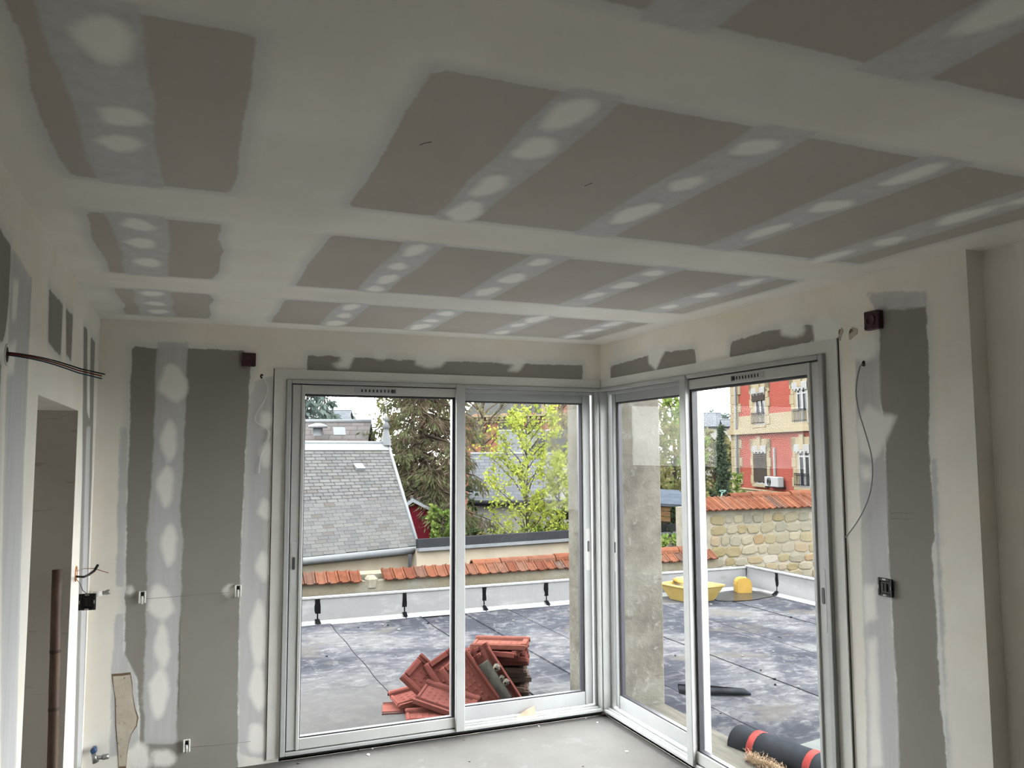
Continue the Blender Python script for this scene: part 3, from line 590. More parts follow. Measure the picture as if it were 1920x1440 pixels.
# ------------------------------------------------------------------ neighbouring houses
M['zinc'] = simple('zinc_sheet', (0.17, 0.18, 0.19), 0.55, 0.12, 8, 0.1)
M['zinc2'] = simple('pale_zinc', (0.25, 0.268, 0.285), 0.5, 0.10, 8)
M['cream'] = simple('cream_render', (0.52, 0.45, 0.35), 0.9, 0.08, 3, 0.15)
M['white_r'] = simple('white_render', (0.42, 0.41, 0.39), 0.9, 0.08, 3)
M['fascia'] = simple('anthracite_fascia', (0.05, 0.052, 0.058), 0.5, 0.1, 5)
SLATE = [(0.0, (0.1470, 0.1500, 0.1530, 1)), (0.4, (0.1725, 0.1740, 0.1740, 1)), (0.75, (0.1950, 0.1935, 0.1875, 1)), (1.0, (0.1470, 0.1380, 0.1275, 1))]
M['slate'] = per_object('old_slate', SLATE, 0.6, 0.18, 7, 0.2, spec=0.35, stain=((0.06, 0.052, 0.042, 1), 0.63))
def slate_sheet(name, base, row, col, jitter=0.25):
    m = NT(name); br = m.n('ShaderNodeTexBrick'); br.inputs['Scale'].default_value = 1.0; br.inputs['Brick Width'].default_value = col; br.inputs['Row Height'].default_value = row; br.inputs['Mortar Size'].default_value = row*0.06
    br.inputs['Color1'].default_value = tuple(c*0.85 for c in base)+(1,); br.inputs['Color2'].default_value = tuple(c*1.12 for c in base)+(1,); br.inputs['Mortar'].default_value = tuple(c*0.45 for c in base)+(1,)
    uv = m.n('ShaderNodeUVMap'); m.l(uv.outputs[0], br.inputs['Vector']); nz = m.noise(m.co(), 0.8, 5, 0.6)
    m.set(Base_Color=m.mix(m.math('MULTIPLY', nz, 0.45), br.outputs['Color'], tuple(c*0.7 for c in base)+(1,)), Roughness=0.6); return m.mat
def quad_uv(name, pts, mat, parent, th=0.05):
    # flat roof or wall face with metre UVs, given thickness behind
    p = [Vector(q) for q in pts]; a = (p[1]-p[0]).normalized(); nrm = (p[1]-p[0]).cross(p[3]-p[0]).normalized(); b = nrm.cross(a)
    n = len(p); mb = MB(); mb.add(p+[q-nrm*th for q in p], [tuple(range(n)), tuple(range(2*n-1, n-1, -1))]+[(i, n+i, n+(i+1) % n, (i+1) % n) for i in range(n)])
    o = mb.build(name, mat, parent, recalc=False); uvl = o.data.uv_layers.new(name='UVMap')
    for lp in o.data.loops:
        q = o.data.vertices[lp.vertex_index].co-p[0]; uvl.data[lp.index].uv = (q.dot(a), q.dot(b))
    return o

# slate-roofed house beyond the low wall: hipped roof, zinc ridge and finial
E0 = Vector(at(560, 1046, 1, 8.0)); ez = E0.z; E1 = Vector(at(783, 1024, 2, ez)); ax = (E0-E1); ax.z = 0; ax.normalize(); inn = Vector((-ax.y, ax.x, 0))
if inn.y < 0: inn = -inn
PITCH = math.radians(50)
best = None
for k in range(400):
    q = Vector(CAM_P+ray(727, 833)*(8+k*0.05)); h = (q-E1).dot(inn)
    if h > 0 and abs((q.z-ez)/h-math.tan(PITCH)) < (best[0] if best else 9): best = (abs((q.z-ez)/h-math.tan(PITCH)), q, h)
R1, RUN = best[1], best[2]; rz = R1.z
slp = (inn*math.cos(PITCH)+Vector((0, 0, 1))*math.sin(PITCH)); nrm = ax.cross(slp)
if nrm.z < 0: nrm = -nrm
SL = (rz-ez)/math.sin(PITCH); LEFT = 5.2
house = empty('slate_house', (E1.x, E1.y, ZG), label='cream house with a weathered grey slate roof and zinc finial beyond the low wall', cat='house')
def hp(u, v, w=0.0): return E1+ax*u+slp*v+nrm*w
ur = (R1-E1).dot(ax)
mb = MB(); B1 = E1+inn*2*RUN; rl = E1+ax*LEFT; rr_ = R1+ax*(LEFT-ur)
mb.add([E1, rl, rr_, R1, B1, rl+inn*2*RUN], [(0, 1, 2, 3), (0, 3, 4), (3, 2, 5, 4)]); mb.build('roof_deck', M['fascia'], house)
mb = MB(); c0 = E1+inn*0.16-ax*(-0.12)
for d in (0,):
    a0, a1 = E1+ax*0.10+inn*0.14, E1+ax*LEFT+inn*0.14; b0, b1 = a0+inn*(2*RUN-0.28), a1+inn*(2*RUN-0.28)
    P8 = [a0, a1, b1, b0]; mb.add([Vector((p.x, p.y, ZG)) for p in P8]+[Vector((p.x, p.y, ez+0.02)) for p in P8], [(0, 1, 5, 4), (1, 2, 6, 5), (2, 3, 7, 6), (3, 0, 4, 7), (4, 5, 6, 7)])
mb.build('wall', M['cream'], house)
NR = 30; row = (SL-0.18)/NR; CW = row*2.8
sl_src = None; extra = MB(); cnt = 0
for r in range(NR):
    v0 = 0.01+r*row; ucut = ur*(v0+row*0.5)/SL+0.02
    u = ucut; off = (r % 2)*0.5+rng.uniform(-.06, .06); nxt = (math.floor(ucut/CW-off)+1+off)*CW
    while u < 4.1:
        u1 = min(nxt, 4.2); wd = u1-u
        if wd > 0.01:
            if cnt < 300:
                if sl_src is None:
                    q = MB(); q.box(-0.5, 0.5, -0.15, 1.0, -0.006, 0.006); sl_src = q.build('slate', M['slate']); sl_src.parent = house; o = sl_src
                else: o = link_copy(sl_src, house)
                X, Y_, Z_ = ax, slp, nrm
                tw = rng.uniform(-0.012, 0.012)
                Mx = Matrix(((-X.x, Y_.x, Z_.x, 0), (-X.y, Y_.y, Z_.y, 0), (-X.z, Y_.z, Z_.z, 0), (0, 0, 0, 1))) if ax.cross(slp).dot(nrm) < 0 else Matrix(((X.x, Y_.x, Z_.x, 0), (X.y, Y_.y, Z_.y, 0), (X.z, Y_.z, Z_.z, 0), (0, 0, 0, 1)))
                c = hp(u+wd/2, v0+rng.uniform(-0.006, 0.006), 0.012)
                o.matrix_basis = Matrix.Translation(c-house.location) @ Mx @ Matrix.Rotation(tw, 4, 'Z') @ Matrix.Rotation(-0.045, 4, 'X') @ Matrix.Diagonal((wd*0.975, row*1.05, 1, 1))
            else: extra.add([hp(u+.005, v0, .018), hp(u1-.005, v0, .018), hp(u1-.005, v0+row, .010), hp(u+.005, v0+row, .010), hp(u+.007, v0, .004), hp(u1-.007, v0, .004)], [(0, 1, 2, 3), (0, 4, 5, 1)])
            cnt += 1
        u = u1; nxt += CW*rng.uniform(0.94, 1.06)
m = NT('old_slate_high'); at2 = m.n('ShaderNodeAttribute'); at2.attribute_name = 'tint'; c_ = m.ramp(at2.outputs['Fac'], SLATE); nz = m.noise(m.co(), 7, 5, .65)
c_ = m.mix(m.smooth(m.noise(m.mapping(m.co(), (1, 1, .5)), 2.4, 5, .7), .60, .72), c_, (0.075, 0.065, 0.055, 1)); m.set(Base_Color=m.mix(nz, m.mix(1.0, c_, grey(.72), 'MULTIPLY'), c_), Roughness=.6)
x_ = extra.build('slates_above', m.mat, house, recalc=False); x_['kind'] = 'stuff'
ta = x_.data.attributes.new('tint', 'FLOAT', 'FACE'); ta.data.foreach_set('value', np.repeat(nrg.random(len(extra.f)//2), 2).astype(np.float32))
mb = MB(); mb.add([hp(ur-.03, SL-.17, .03), hp(LEFT, SL-.17, .03), hp(LEFT, SL+.01, .035), hp(ur, SL+.01, .035), hp(LEFT, SL-.17, .0), hp(ur-.03, SL-.17, .0)], [(0, 1, 2, 3), (0, 5, 4, 1)]); mb.tube([hp(ur, SL+.01, .02), hp(LEFT, SL+.01, .02)], 0.035, 8); mb.build('ridge_cap', M['zinc2'], house)
mb = MB(); mb.tube([hp(0, 0, .02), hp(ur, SL, .02)], 0.032, 6); mb.build('hip_flashing', M['zinc2'], house)
mb = MB(); mb.tube([E1-ax*0.06-inn*0.07-Vector((0, 0, .05)), E1+ax*LEFT-inn*0.07-Vector((0, 0, .05))], 0.06, 10); gt = mb.build('gutter', M['zinc'], house)
mb = MB(); mb.add([E1+Vector((0, 0, -.12))+inn*.1, E1+ax*LEFT+inn*.1+Vector((0, 0, -.12)), E1+ax*LEFT+Vector((0, 0, .02)), E1+Vector((0, 0, .02))], [(0, 1, 2, 3)]); mb.build('eaves_board', M['fascia'], house, recalc=False)
fb = R1+ax*0.04; mb = MB(); mb.lathe([(0.11, -0.02), (0.055, 0.26), (0.05, 0.30), (0.085, 0.32), (0.03, 0.42), (0.03, 0.44), (0.06, 0.455), (0.018, 0.54), (0.006, 0.56), (0.004, 0.74), (0, 0.75)], fb, n=12); mb.build('finial', M['zinc'], house)
va = at(672, 872, 0, 0); 
def roof_hit(px, py):
    d = Vector(ray(px, py)); c = Vector(CAM_P); t_ = (E1-c).dot(nrm)/d.dot(nrm); q = c+d*t_-E1; return q.dot(ax), q.dot(slp)
u0, v0 = roof_hit(672, 877); mb = MB(); mb.add([hp(u0+s*0.09, v0+t_, w) for s in (-1, 1) for t_, w in ((-0.09, 0.02), (-0.07, 0.075), (0.08, 0.03))], [(0, 1, 4, 3), (1, 2, 5, 4), (0, 1, 2), (3, 4, 5)]); mb.build('roof_vent', M['zinc2'], house)

def gable_house(name, label, ridge_px, eave_py, dist, pitch, mat, wallmat, width_ax=None, wall_h=None, depth_k=1.0, extra_left=0.0, extra_right=0.0, rot=0.0):
    # ridge given by two pixels at a distance; roof runs down to the eaves towards us and behind
    a = Vector(at_dist(*ridge_px[0], dist)); b = Vector(at_dist(*ridge_px[1], dist*depth_k)); b.z = a.z
    ax_ = (b-a).normalized(); a -= ax_*extra_left; b += ax_*extra_right; f = Vector((ax_.y, -ax_.x, 0)); 
    if f.dot(Vector(CAM_P)-a) < 0: f = -f
    q = Vector(CAM_P); d = Vector(ray((ridge_px[0][0]+ridge_px[1][0])/2, eave_py)); zr_ = None
    # intersect the eaves ray with the roof plane through the ridge
    nrm_ = (f*math.sin(pitch)+Vector((0, 0, 1))*math.cos(pitch)); t_ = (a-q).dot(nrm_)/d.dot(nrm_); hit = q+d*t_; drop = a.z-hit.z; run = drop/math.tan(pitch)
    root = empty(name, ((a.x+b.x)/2, (a.y+b.y)/2, ZG), label=label, cat='house')
    dn = Vector((0, 0, -drop)); ea, eb = a+f*run+dn, b+f*run+dn; fa, fb_ = a-f*run+dn, b-f*run+dn
    quad_uv('roof_slope', [ea, eb, b, a] if (eb-ea).cross(a-ea).z > 0 else [eb, ea, a, b], mat, root, 0.06)
    quad_uv('roof_slope', [fb_, fa, a, b] if (fa-fb_).cross(b-fb_).z > 0 else [fa, fb_, b, a], mat, root, 0.06)
    s_ = 0.18
    P4 = [ea-f*s_+ax_*s_, eb-f*s_-ax_*s_, fb_+f*s_-ax_*s_, fa+f*s_+ax_*s_]; mb = MB(); up = [p.copy() for p in P4]; ra, rb_ = a+ax_*s_-Vector((0, 0, .08)), b-ax_*s_-Vector((0, 0, .08))
    mb.add([Vector((p.x, p.y, ZG)) for p in P4]+up+[ra, rb_], [(0, 1, 5, 4), (1, 2, 6, 9, 5), (2, 3, 7, 6), (3, 0, 4, 8, 7)]); mb.build('wall', wallmat, root)
    mb = MB(); mb.tube([a, b], 0.06, 6); mb.build('ridge_cap', M['zinc2'], root)
    mb = MB(); mb.tube([ea+f*.06-Vector((0, 0, .04)), eb+f*.06-Vector((0, 0, .04))], 0.08, 8); mb.build('gutter', M['fascia'], root)
    return root, a, b, f, ax_, drop, run
M['slate_far'] = slate_sheet('slate_courses', (0.18, 0.165, 0.16), 0.16, 0.34)
M['slate_blue'] = slate_sheet('blue_slate_courses', (0.16, 0.168, 0.182), 0.15, 0.32)
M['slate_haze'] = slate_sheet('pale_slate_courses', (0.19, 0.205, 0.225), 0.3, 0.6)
h2 = gable_house('slate_outbuilding', 'outbuilding with brownish slate roof and round vent behind the nearer slate ridge', ((568, 790), (668, 792)), 850, 21.0, math.radians(48), M['slate_far'], M['white_r'], extra_left=5, extra_right=0.4)
vp = Vector(at_dist(596, 806, 20.3)); mb = MB(); mb.lathe([(0.12, -0.15), (0.12, 0.05), (0.24, 0.05), (0.24, 0.11), (0.05, 0.17), (0, 0.17)], vp, n=12); mb.build('roof_vent', M['zinc2'], h2[0])
sk = Vector(at_dist(637, 808, 20.2)); quad_uv('skylight', [sk+Vector((-.15, -.02, -.1)), sk+Vector((.15, -.02, -.1)), sk+Vector((.15, .1, .1)), sk+Vector((-.15, .1, .1))], M['zinc2'], h2[0], 0.03)
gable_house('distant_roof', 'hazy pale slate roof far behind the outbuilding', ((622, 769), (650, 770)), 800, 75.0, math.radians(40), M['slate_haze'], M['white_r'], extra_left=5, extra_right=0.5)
h3 = gable_house('low_garden_house', 'white house with low blue-grey slate roof behind the lime green tree', ((888, 851), (1030, 849)), 940, 27.0, math.radians(42), M['slate_blue'], M['white_r'], extra_left=0.1, extra_right=0.3)
h4 = gable_house('tall_slate_house', 'taller white house with smooth blue slate roof behind the garden house', ((955, 808), (1086, 801)), 862, 36.0, math.radians(38), M['slate_blue'], M['white_r'], extra_left=0.5, extra_right=0.5)
# white gable wing on the right of the tall house
wg = [Vector(at_dist(x, y, 30.0)) for x, y in ((1043, 852), (1100, 806), (1150, 848))]
mb = MB(); bk = Vector((0, 3.2, 0)); b0, b2 = Vector((wg[0].x, wg[0].y, ZG)), Vector((wg[2].x, wg[2].y, ZG)); mb.add([b0, b2, wg[2], wg[1], wg[0]]+[p+bk for p in (b0, b2, wg[2], wg[1], wg[0])], [(0, 1, 2, 3, 4), (9, 8, 7, 6, 5), (0, 4, 9, 5), (1, 6, 7, 2)])
gw = empty('white_gable_wing', tuple((b0+b2)/2), label='white gable end with dark sloping verge beside the lime green tree', cat='house'); mb.build('wall', M['white_r'], gw)
quad_uv('roof_slope', [wg[0]+Vector((-.25, -.2, -.2)), wg[0]+bk+Vector((-.25, 0, -.2)), wg[1]+bk+Vector((0, 0, .1)), wg[1]+Vector((0, -.2, .1))][::-1], M['fascia'], gw, 0.12); quad_uv('roof_slope', [wg[1]+Vector((0, -.2, .1)), wg[1]+bk+Vector((0, 0, .1)), wg[2]+bk+Vector((.25, 0, -.2)), wg[2]+Vector((.25, -.2, -.2))][::-1], M['fascia'], gw, 0.12)
# flat-roofed cream extension with an anthracite fascia
X0 = Vector(at(784, 1030, 2, ez-0.02)); X1 = Vector(at(1100, 1009, 2, ez-0.02)); dx = (X1-X0); dx.z = 0; L_ = dx.length; dx.normalize(); X1 = X1+dx*9; dn_ = Vector((-dx.y, dx.x, 0))
if dn_.y < 0: dn_ = -dn_
ext = empty('flat_roof_extension', ((X0.x+X1.x)/2, (X0.y+X1.y)/2, ZG), label='long cream flat-roofed extension with dark grey fascia beside the slate house', cat='building')
def exb(nm, w0, w1, z0, z1, mat, o0=0.0):
    mb = MB(); P8 = [p for p in (X0+dx*o0+dn_*w0, X1+dn_*w0, X1+dn_*w1, X0+dx*o0+dn_*w1)]; mb.add([Vector((p.x, p.y, z0)) for p in P8]+[Vector((p.x, p.y, z1)) for p in P8], [(0, 1, 2, 3), (4, 5, 6, 7), (0, 1, 5, 4), (1, 2, 6, 5), (2, 3, 7, 6), (3, 0, 4, 7)]); return mb.build(nm, mat, ext)
exb('wall', 0.06, 0.30, ZG, ez-0.02, M['cream']); exb('wall', 2.4, 2.6, ZG, ez-0.4, M['cream']); exb('fascia', 0.0, 0.1, ez-0.005, ez+0.145, M['fascia']); exb('drip_edge', -0.03, 0.12, ez-0.055, ez-0.002, M['zinc2']); exb('roof', 0.2, 2.7, ez-0.50, ez-0.40, M['fascia'])
# red garden shed
sc = Vector(at_dist(775, 985, 19.0)); shed = empty('garden_shed', (sc.x, sc.y, ZG), label='small dark red garden shed with pale verge boards beside the slate roof', cat='shed')
g0, g1, g2 = [Vector(at_dist(x, y, 19.0)) for x, y in ((748, 962), (774, 941), (806, 957))]
fwd = Vector((ray(775, 850)[0], ray(775, 850)[1], 0)).normalized()*2.5; bA, bB = Vector((g0.x, g0.y, ZG)), Vector((g2.x, g2.y, ZG))
mb = MB(); pts = [bA, bB, g2, g1, g0]; mb.add(pts+[p+fwd for p in pts], [(0, 1, 2, 3, 4), (9, 8, 7, 6, 5), (1, 6, 7, 2), (0, 4, 9, 5)]); mb.build('wall', simple('red_boards', (0.13, 0.014, 0.022), 0.7, 0.15, 3, stretch=(1, 1, .2)), shed)
for p, q in ((g0, g1), (g1, g2)):
    d = (q-p).normalized(); p_, q_ = (p-d*0.12, q) if q is g1 else (p, q+d*0.1); mb = MB(); up = Vector((0, 0, .06)); k_ = fwd.normalized()*-0.12
    mb.add([p_+k_, q_+k_, q_+k_+up, p_+k_+up, p_+fwd, q_+fwd, q_+fwd+up, p_+fwd+up], [(0, 1, 2, 3), (4, 5, 6, 7), (3, 2, 6, 7), (0, 1, 5, 4), (0, 3, 7, 4), (1, 2, 6, 5)]); mb.build('roof_slope', M['zinc2'], shed)

# ------------------------------------------------------------------ brick town houses
def brick_mat(name, c1, c2, mo, bw=0.24, bh=0.075):
    m = NT(name); br = m.n('ShaderNodeTexBrick'); br.inputs['Scale'].default_value = 1.0; br.inputs['Brick Width'].default_value = bw; br.inputs['Row Height'].default_value = bh; br.inputs['Mortar Size'].default_value = 0.010
    br.inputs['Color1'].default_value = c1; br.inputs['Color2'].default_value = c2; br.inputs['Mortar'].default_value = mo; uv = m.n('ShaderNodeUVMap'); m.l(uv.outputs[0], br.inputs['Vector'])
    m.set(Base_Color=m.mix(m.math('MULTIPLY', m.noise(m.co(), 1.5, 4), 0.4), br.outputs['Color'], tuple(x*0.75 for x in c1[:3])+(1,)), Roughness=0.85); return m.mat
M['brick'] = brick_mat('red_brick', (0.33, 0.058, 0.042, 1), (0.38, 0.075, 0.055, 1), (0.36, 0.20, 0.16, 1))
M['lime'] = simple('cream_limestone', (0.36, 0.30, 0.20), 0.85, 0.1, 3)
M['pane'] = simple('dark_window_pane', (0.030, 0.032, 0.036), 0.12, 0.2, 2)
M['frame_w'] = simple('white_window_frame', (0.42, 0.42, 0.42), 0.5, 0.05, 3)
M['shutter'] = simple('brown_slatted_blind', (0.07, 0.058, 0.05), 0.7, 0.2, 30, stretch=(.1, .1, 3))
M['iron'] = simple('dark_iron', (0.03, 0.03, 0.035), 0.6, 0.2, 20)
M['lambrequin'] = simple('white_lambrequin', (0.38, 0.38, 0.37), 0.6, 0.25, 25)
PLb, PRb = Vector(at_dist(1373, 848, 44.0)), Vector(at_dist(1538, 848, 34.8)); PLb.z = PRb.z = 0; fx = (PRb-PLb); LEN = fx.length; fx.normalize(); fn_ = Vector((fx.y, -fx.x, 0))
if fn_.dot(Vector(CAM_P)-PLb) < 0: fn_ = -fn_
def fpx(px, py):
    d = Vector(ray(px, py)); c = Vector(CAM_P); t_ = (PLb-c).dot(fn_)/d.dot(fn_); q = c+d*t_-PLb; return q.dot(fx), q.z
def FP(s, w, z): q = PLb+fx*s+fn_*w; return (q.x, q.y, z)
brick = empty('brick_house', (PLb.x, PLb.y, ZG), label='red brick town house with cream stone window surrounds above the rubble wall', cat='house')
q_ = quad_uv('facade', [FP(0, 0, ZG), FP(LEN+6, 0, ZG), FP(LEN+6, 0, 9.5), FP(0, 0, 9.5)], M['brick'], brick, 0.3)
mb = MB(); mb.box(0, LEN+6, -8, -0.25, ZG, 9.5, T=FP); mb.build('house_body', M['lime'], brick)
def fbox(nm, r, w0, w1, mat, parent=brick, b=0.01):
    (s0, z1), (s1, z0) = fpx(r[0], r[1]), fpx(r[2], r[3]); mb = MB(); mb.bbox(min(s0, s1), max(s0, s1), w0, w1, min(z0, z1), max(z0, z1), b, T=FP); return mb.build(nm, mat, parent)
def level(z0, z1, w, nm): mb = MB(); mb.bbox(-0.12, LEN+6, -0.05, w, z0, z1, 0.01, T=FP); return mb.build(nm, M['lime'], brick)
zc = fpx(1380, 808)[1]; level(zc-0.22, zc+0.05, 0.22, 'string_course'); level(zc+0.05, zc+0.20, 0.10, 'string_course'); zl = fpx(1385, 915)[1]; level(zl-0.32, zl+0.05, 0.30, 'ledge'); level(zl-0.55, zl-0.32, 0.12, 'ledge')
level(zc+0.2, zc+0.75, 0.03, 'plinth_band')
s1_ = fpx(1392, 850)[0]; zz = ZG
k = 0
while zz < 9.4:
    mb = MB(); mb.bbox(-0.02, s1_*(1.0 if k % 2 else 0.78), -0.02, 0.06, zz, zz+0.47, 0.012, T=FP); mb.build('quoin_block', M['lime'], brick); zz += 0.48; k += 1
mb = MB(); s_ = fpx(1387, 850)[0]; mb.tube([FP(s_, 0.16, ZG), FP(s_, 0.16, 9.4)], 0.06, 8); mb.build('downpipe', M['zinc'], brick)
def bwindow(l, t_, r, b_, kind, lam=True, rail=True, sy=0):
    # opening given by its pixel box at the glass; surround with toothed jambs
    s0, zt_ = fpx(l, t_); s1, zb = fpx(r, b_); zt_ = fpx((l+r)/2, t_)[1]; zb = fpx((l+r)/2, b_)[1]; wd = s1-s0
    mb = MB(); zz = zb; k = 0
    while zz < zt_+0.5:
        e = 0.30 if k % 2 else 0.42
        for a0, a1 in ((s0-e, s0), (s1, s1+e)): mb.bbox(a0, a1, -0.02, 0.07, zz, min(zz+0.44, zt_+0.62), 0.01, T=FP)
        zz += 0.45; k += 1
    mb.bbox(s0-0.42, s1+0.42, -0.02, 0.07, zt_+0.02, zt_+0.62, 0.01, T=FP); mb.bbox((s0+s1)/2-0.18, (s0+s1)/2+0.18, 0.05, 0.14, zt_+0.05, zt_+0.75, 0.01, T=FP)
    sur = mb.build('window_surround', M['lime'], brick)
    mb = MB(); mb.box(s0, s1, 0.0, 0.02, zb, zt_, T=FP); w_ = mb.build('window', M['pane'], brick)
    mb = MB(); f0 = s0+wd*0.20
    for a0, a1 in ((f0, f0+0.09), (s1-0.09, s1), ((f0+s1)/2-0.08, (f0+s1)/2+0.08)): mb.bbox(a0, a1, 0.02, 0.07, zb, zt_, 0.008, T=FP)
    for z_ in (zb, zt_-0.1, zb+(zt_-zb)*0.82): mb.bbox(f0, s1, 0.02, 0.065, z_, z_+0.08, 0.008, T=FP)
    mb.build('window_frame', M['frame_w'], w_)
    mb = MB(); mb.box(s0, f0, 0.0, 0.05, zb, zt_, T=FP); mb.build('reveal', M['lime'], w_)
    if kind == 'blind': mb = MB(); mb.box(s0, s1, 0.07, 0.10, zb+0.12, zt_, T=FP); mb.build('slatted_blind', M['shutter'], w_)
    if kind == 'half': mb = MB(); mb.box(s0, s1, 0.07, 0.13, zt_-(zt_-zb)*0.24, zt_, T=FP); mb.build('rolled_blind', M['shutter'], w_)
    if lam:
        mb = MB(); nn = 8
        for k in range(nn): a0 = s0-0.06+(wd+0.12)*k/nn; mb.bbox(a0, a0+(wd+0.12)/nn*0.95, 0.10, 0.13, zt_-(0.12 if k % 2 else 0.04), zt_+0.28, 0.01, T=FP)
        mb.build('lambrequin', M['lambrequin'], w_)
    mb = MB(); mb.bbox(s0-0.1, s1+0.1, 0.0, 0.16, zb-0.14, zb, 0.01, T=FP); mb.build('window_sill', M['lime'], brick)
    if rail:
        mb = MB()
        for h in (0.12, 0.55, 0.62): mb.tube([FP(s0, 0.17, zb+h), FP(s1, 0.17, zb+h)], 0.02, 5)
        for k in range(9): s = s0+wd*k/8; mb.tube([FP(s, 0.17, zb+0.05), FP(s, 0.17, zb+0.62)], 0.014, 4)
        mb.build('window_railing', M['iron'], w_)
bwindow(1413, 737, 1438, 797, 'half'); bwindow(1490, 727, 1518, 793, 'plain'); bwindow(1415, 846, 1441, 908, 'blind', rail=False); bwindow(1494, 845, 1523, 914, 'plain')
fbox('cellar_window', (1414, 925, 1437, 940), 0.0, 0.05, M['pane']); 
mb = MB(); (a_, zt2), (b_2, zb2) = fpx(1430, 930), fpx(1545, 960); mb.bbox(fpx(1442, 930)[0], LEN+6, 0.05, 0.35, ZG, zl-0.55, 0.01, T=FP); mb.build('lower_wing', simple('pink_render', (0.30, 0.15, 0.12), 0.9, 0.12, 2), brick)
fbox('cable_duct', (1453, 839, 1456, 893), 0.02, 0.12, M['frame_w'])
ac = empty('air_conditioner', FP(*[(fpx(1460, 904)[0]), 0.3, fpx(1460, 914)[1]]), label='white air conditioning unit hung on the brick facade under a white duct', cat='air conditioner')
(s0, z1), (s1, z0) = fpx(1448, 893), fpx(1474, 914); mb = MB(); mb.bbox(s0, s1, 0.10, 0.42, z0, z1, 0.03, T=FP); ab = mb.build('casing', M['frame_w'], ac)
mb = MB(); cs = s0+(s1-s0)*0.36; ch = (z0+z1)/2; R_ = (z1-z0)*0.4
for rr in (1.0, 0.8, 0.6, 0.4, 0.2): mb.tube([FP(cs+R_*rr*math.cos(a), 0.43, ch+R_*rr*math.sin(a)) for a in np.linspace(0, 2*PI, 17)], 0.008, 4, cap=False)
mb.build('fan_grille', M['iron'], ac)
mb = MB(); mb.box(s0, s0+0.05, 0, 0.4, z0-0.05, z0, T=FP); mb.box(s1-0.05, s1, 0, 0.4, z0-0.05, z0, T=FP); mb.build('bracket', M['iron'], ac)
# terrace railing of the brick house, above the wall coping
rail = empty('garden_railing', FP(2, 3.0, zl-1.2), label='thin dark metal railing in front of the brick house', cat='railing')
mb = MB(); zr2 = fpx(1450, 912)[1]; mb.tube([FP(-4, 2.4, zr2), FP(LEN+2, 2.4, zr2-0.05)], 0.022, 5); mb.build('top_rail', simple('rusty_iron', (0.10, 0.05, 0.035), 0.8, 0.3, 10), rail)
for s in (0.2, 3.4, 6.0, 8.6): mb = MB(); mb.tube([FP(s, 2.4, zr2-1.3), FP(s, 2.4, zr2)], 0.022, 5); mb.build('post', M['iron'], rail)
# clothes-line post, pale green Y shape
cp_ = Vector(at_dist(1348, 948, 26)); post = empty('clothes_post', tuple(cp_-Vector((0, 0, 1.4))), label='pale green forked clothes line post in front of the cypress', cat='post')
tp = Vector(at_dist(1354, 924, 26)); mb = MB(); mb.tube([cp_-Vector((0, 0, 1.4)), cp_, tp], 0.022, 6); l_, r_ = Vector(at_dist(1349, 920, 26)), Vector(at_dist(1361, 920, 26)); mb.tube([l_, tp, r_], 0.02, 6); mb.tube([l_, r_], 0.02, 6)
mb.build('forked_pole', simple('pale_green_paint', (0.22, 0.36, 0.30), 0.6, 0.1, 5), post)
lt = Vector(at_dist(1357, 938, 30)); 
# far mansion behind the gardens: brick and stone with mansard roof
mans = empty('brick_mansion', tuple(Vector(at_dist(985, 848, 62)).xy)+(ZG,), label='distant red and cream brick mansion with slate mansard above the garden houses', cat='house')
A_, B_ = Vector(at_dist(868, 800, 62)), Vector(at_dist(1120, 800, 58)); A_.z = B_.z = 0; mx_ = (B_-A_).normalized(); mL = (B_-A_).length; mn = Vector((mx_.y, -mx_.x, 0))
if mn.dot(Vector(CAM_P)-A_) < 0: mn = -mn
def MP(s, w, z): q = A_+mx_*s+mn*w; return (q.x, q.y, z)
def mz(py, d=60): return float(CAM_P[2]+(848-py)/CAM_F*d)
quad_uv('facade', [MP(0, 0, ZG), MP(mL, 0, ZG), MP(mL, 0, mz(779)), MP(0, 0, mz(779))], brick_mat('mansion_brick', (0.33, 0.11, 0.075, 1), (0.38, 0.14, 0.10, 1), (0.4, 0.28, 0.2, 1)), mans, 0.3)
mb = MB(); mb.box(0, mL, 0.0, 0.35, mz(781), mz(777), T=MP); mb.box(0, mL, 0, 0.2, mz(791), mz(789), T=MP); mb.build('cornice', M['lime'], mans)
for s in np.arange(0.4, mL, 0.42): mb = MB(); mb.box(s, s+0.2, 0.0, 0.3, mz(786), mz(781), T=MP); mb.build('corbel', M['lime'], mans)
for s in np.arange(1.2, mL, 2.3):
    mb = MB(); n = 10; mb.prism([(s-0.5, mz(830)), (s+0.5, mz(830))]+[(s+0.5*math.cos(a), mz(799)+0.3+0.5*math.sin(a)) for a in np.linspace(0, PI, n)], lambda u, v, w: MP(u, w, v), 0.0, 0.06); wi = mb.build('arched_window', M['pane'], mans)
    mb = MB(); mb.tube([MP(s+0.6*math.cos(a), 0.08, mz(799)+0.3+0.6*math.sin(a)) for a in np.linspace(0, PI, 12)], 0.10, 5); mb.build('brick_arch', M['brick'], wi)
zt_ = mz(778); quad_uv('mansard', [MP(0, 0, zt_), MP(mL*0.60, 0, zt_), MP(mL*0.60, -2.5, mz(742)), MP(0, -2.5, mz(742))], slate_sheet('mansard_slate', (0.10, 0.105, 0.10), 0.2, 0.4), mans, 0.1)
(s0, s1) = ((Vector(at_dist(1023, 848, 60.0))-A_).dot(mx_), (Vector(at_dist(1090, 848, 59))-A_).dot(mx_))
mb = MB(); mb.box(s0, s1, -6, 0.15, zt_, mz(735), T=MP); pv = mb.build('pavilion', M['brick'], mans)
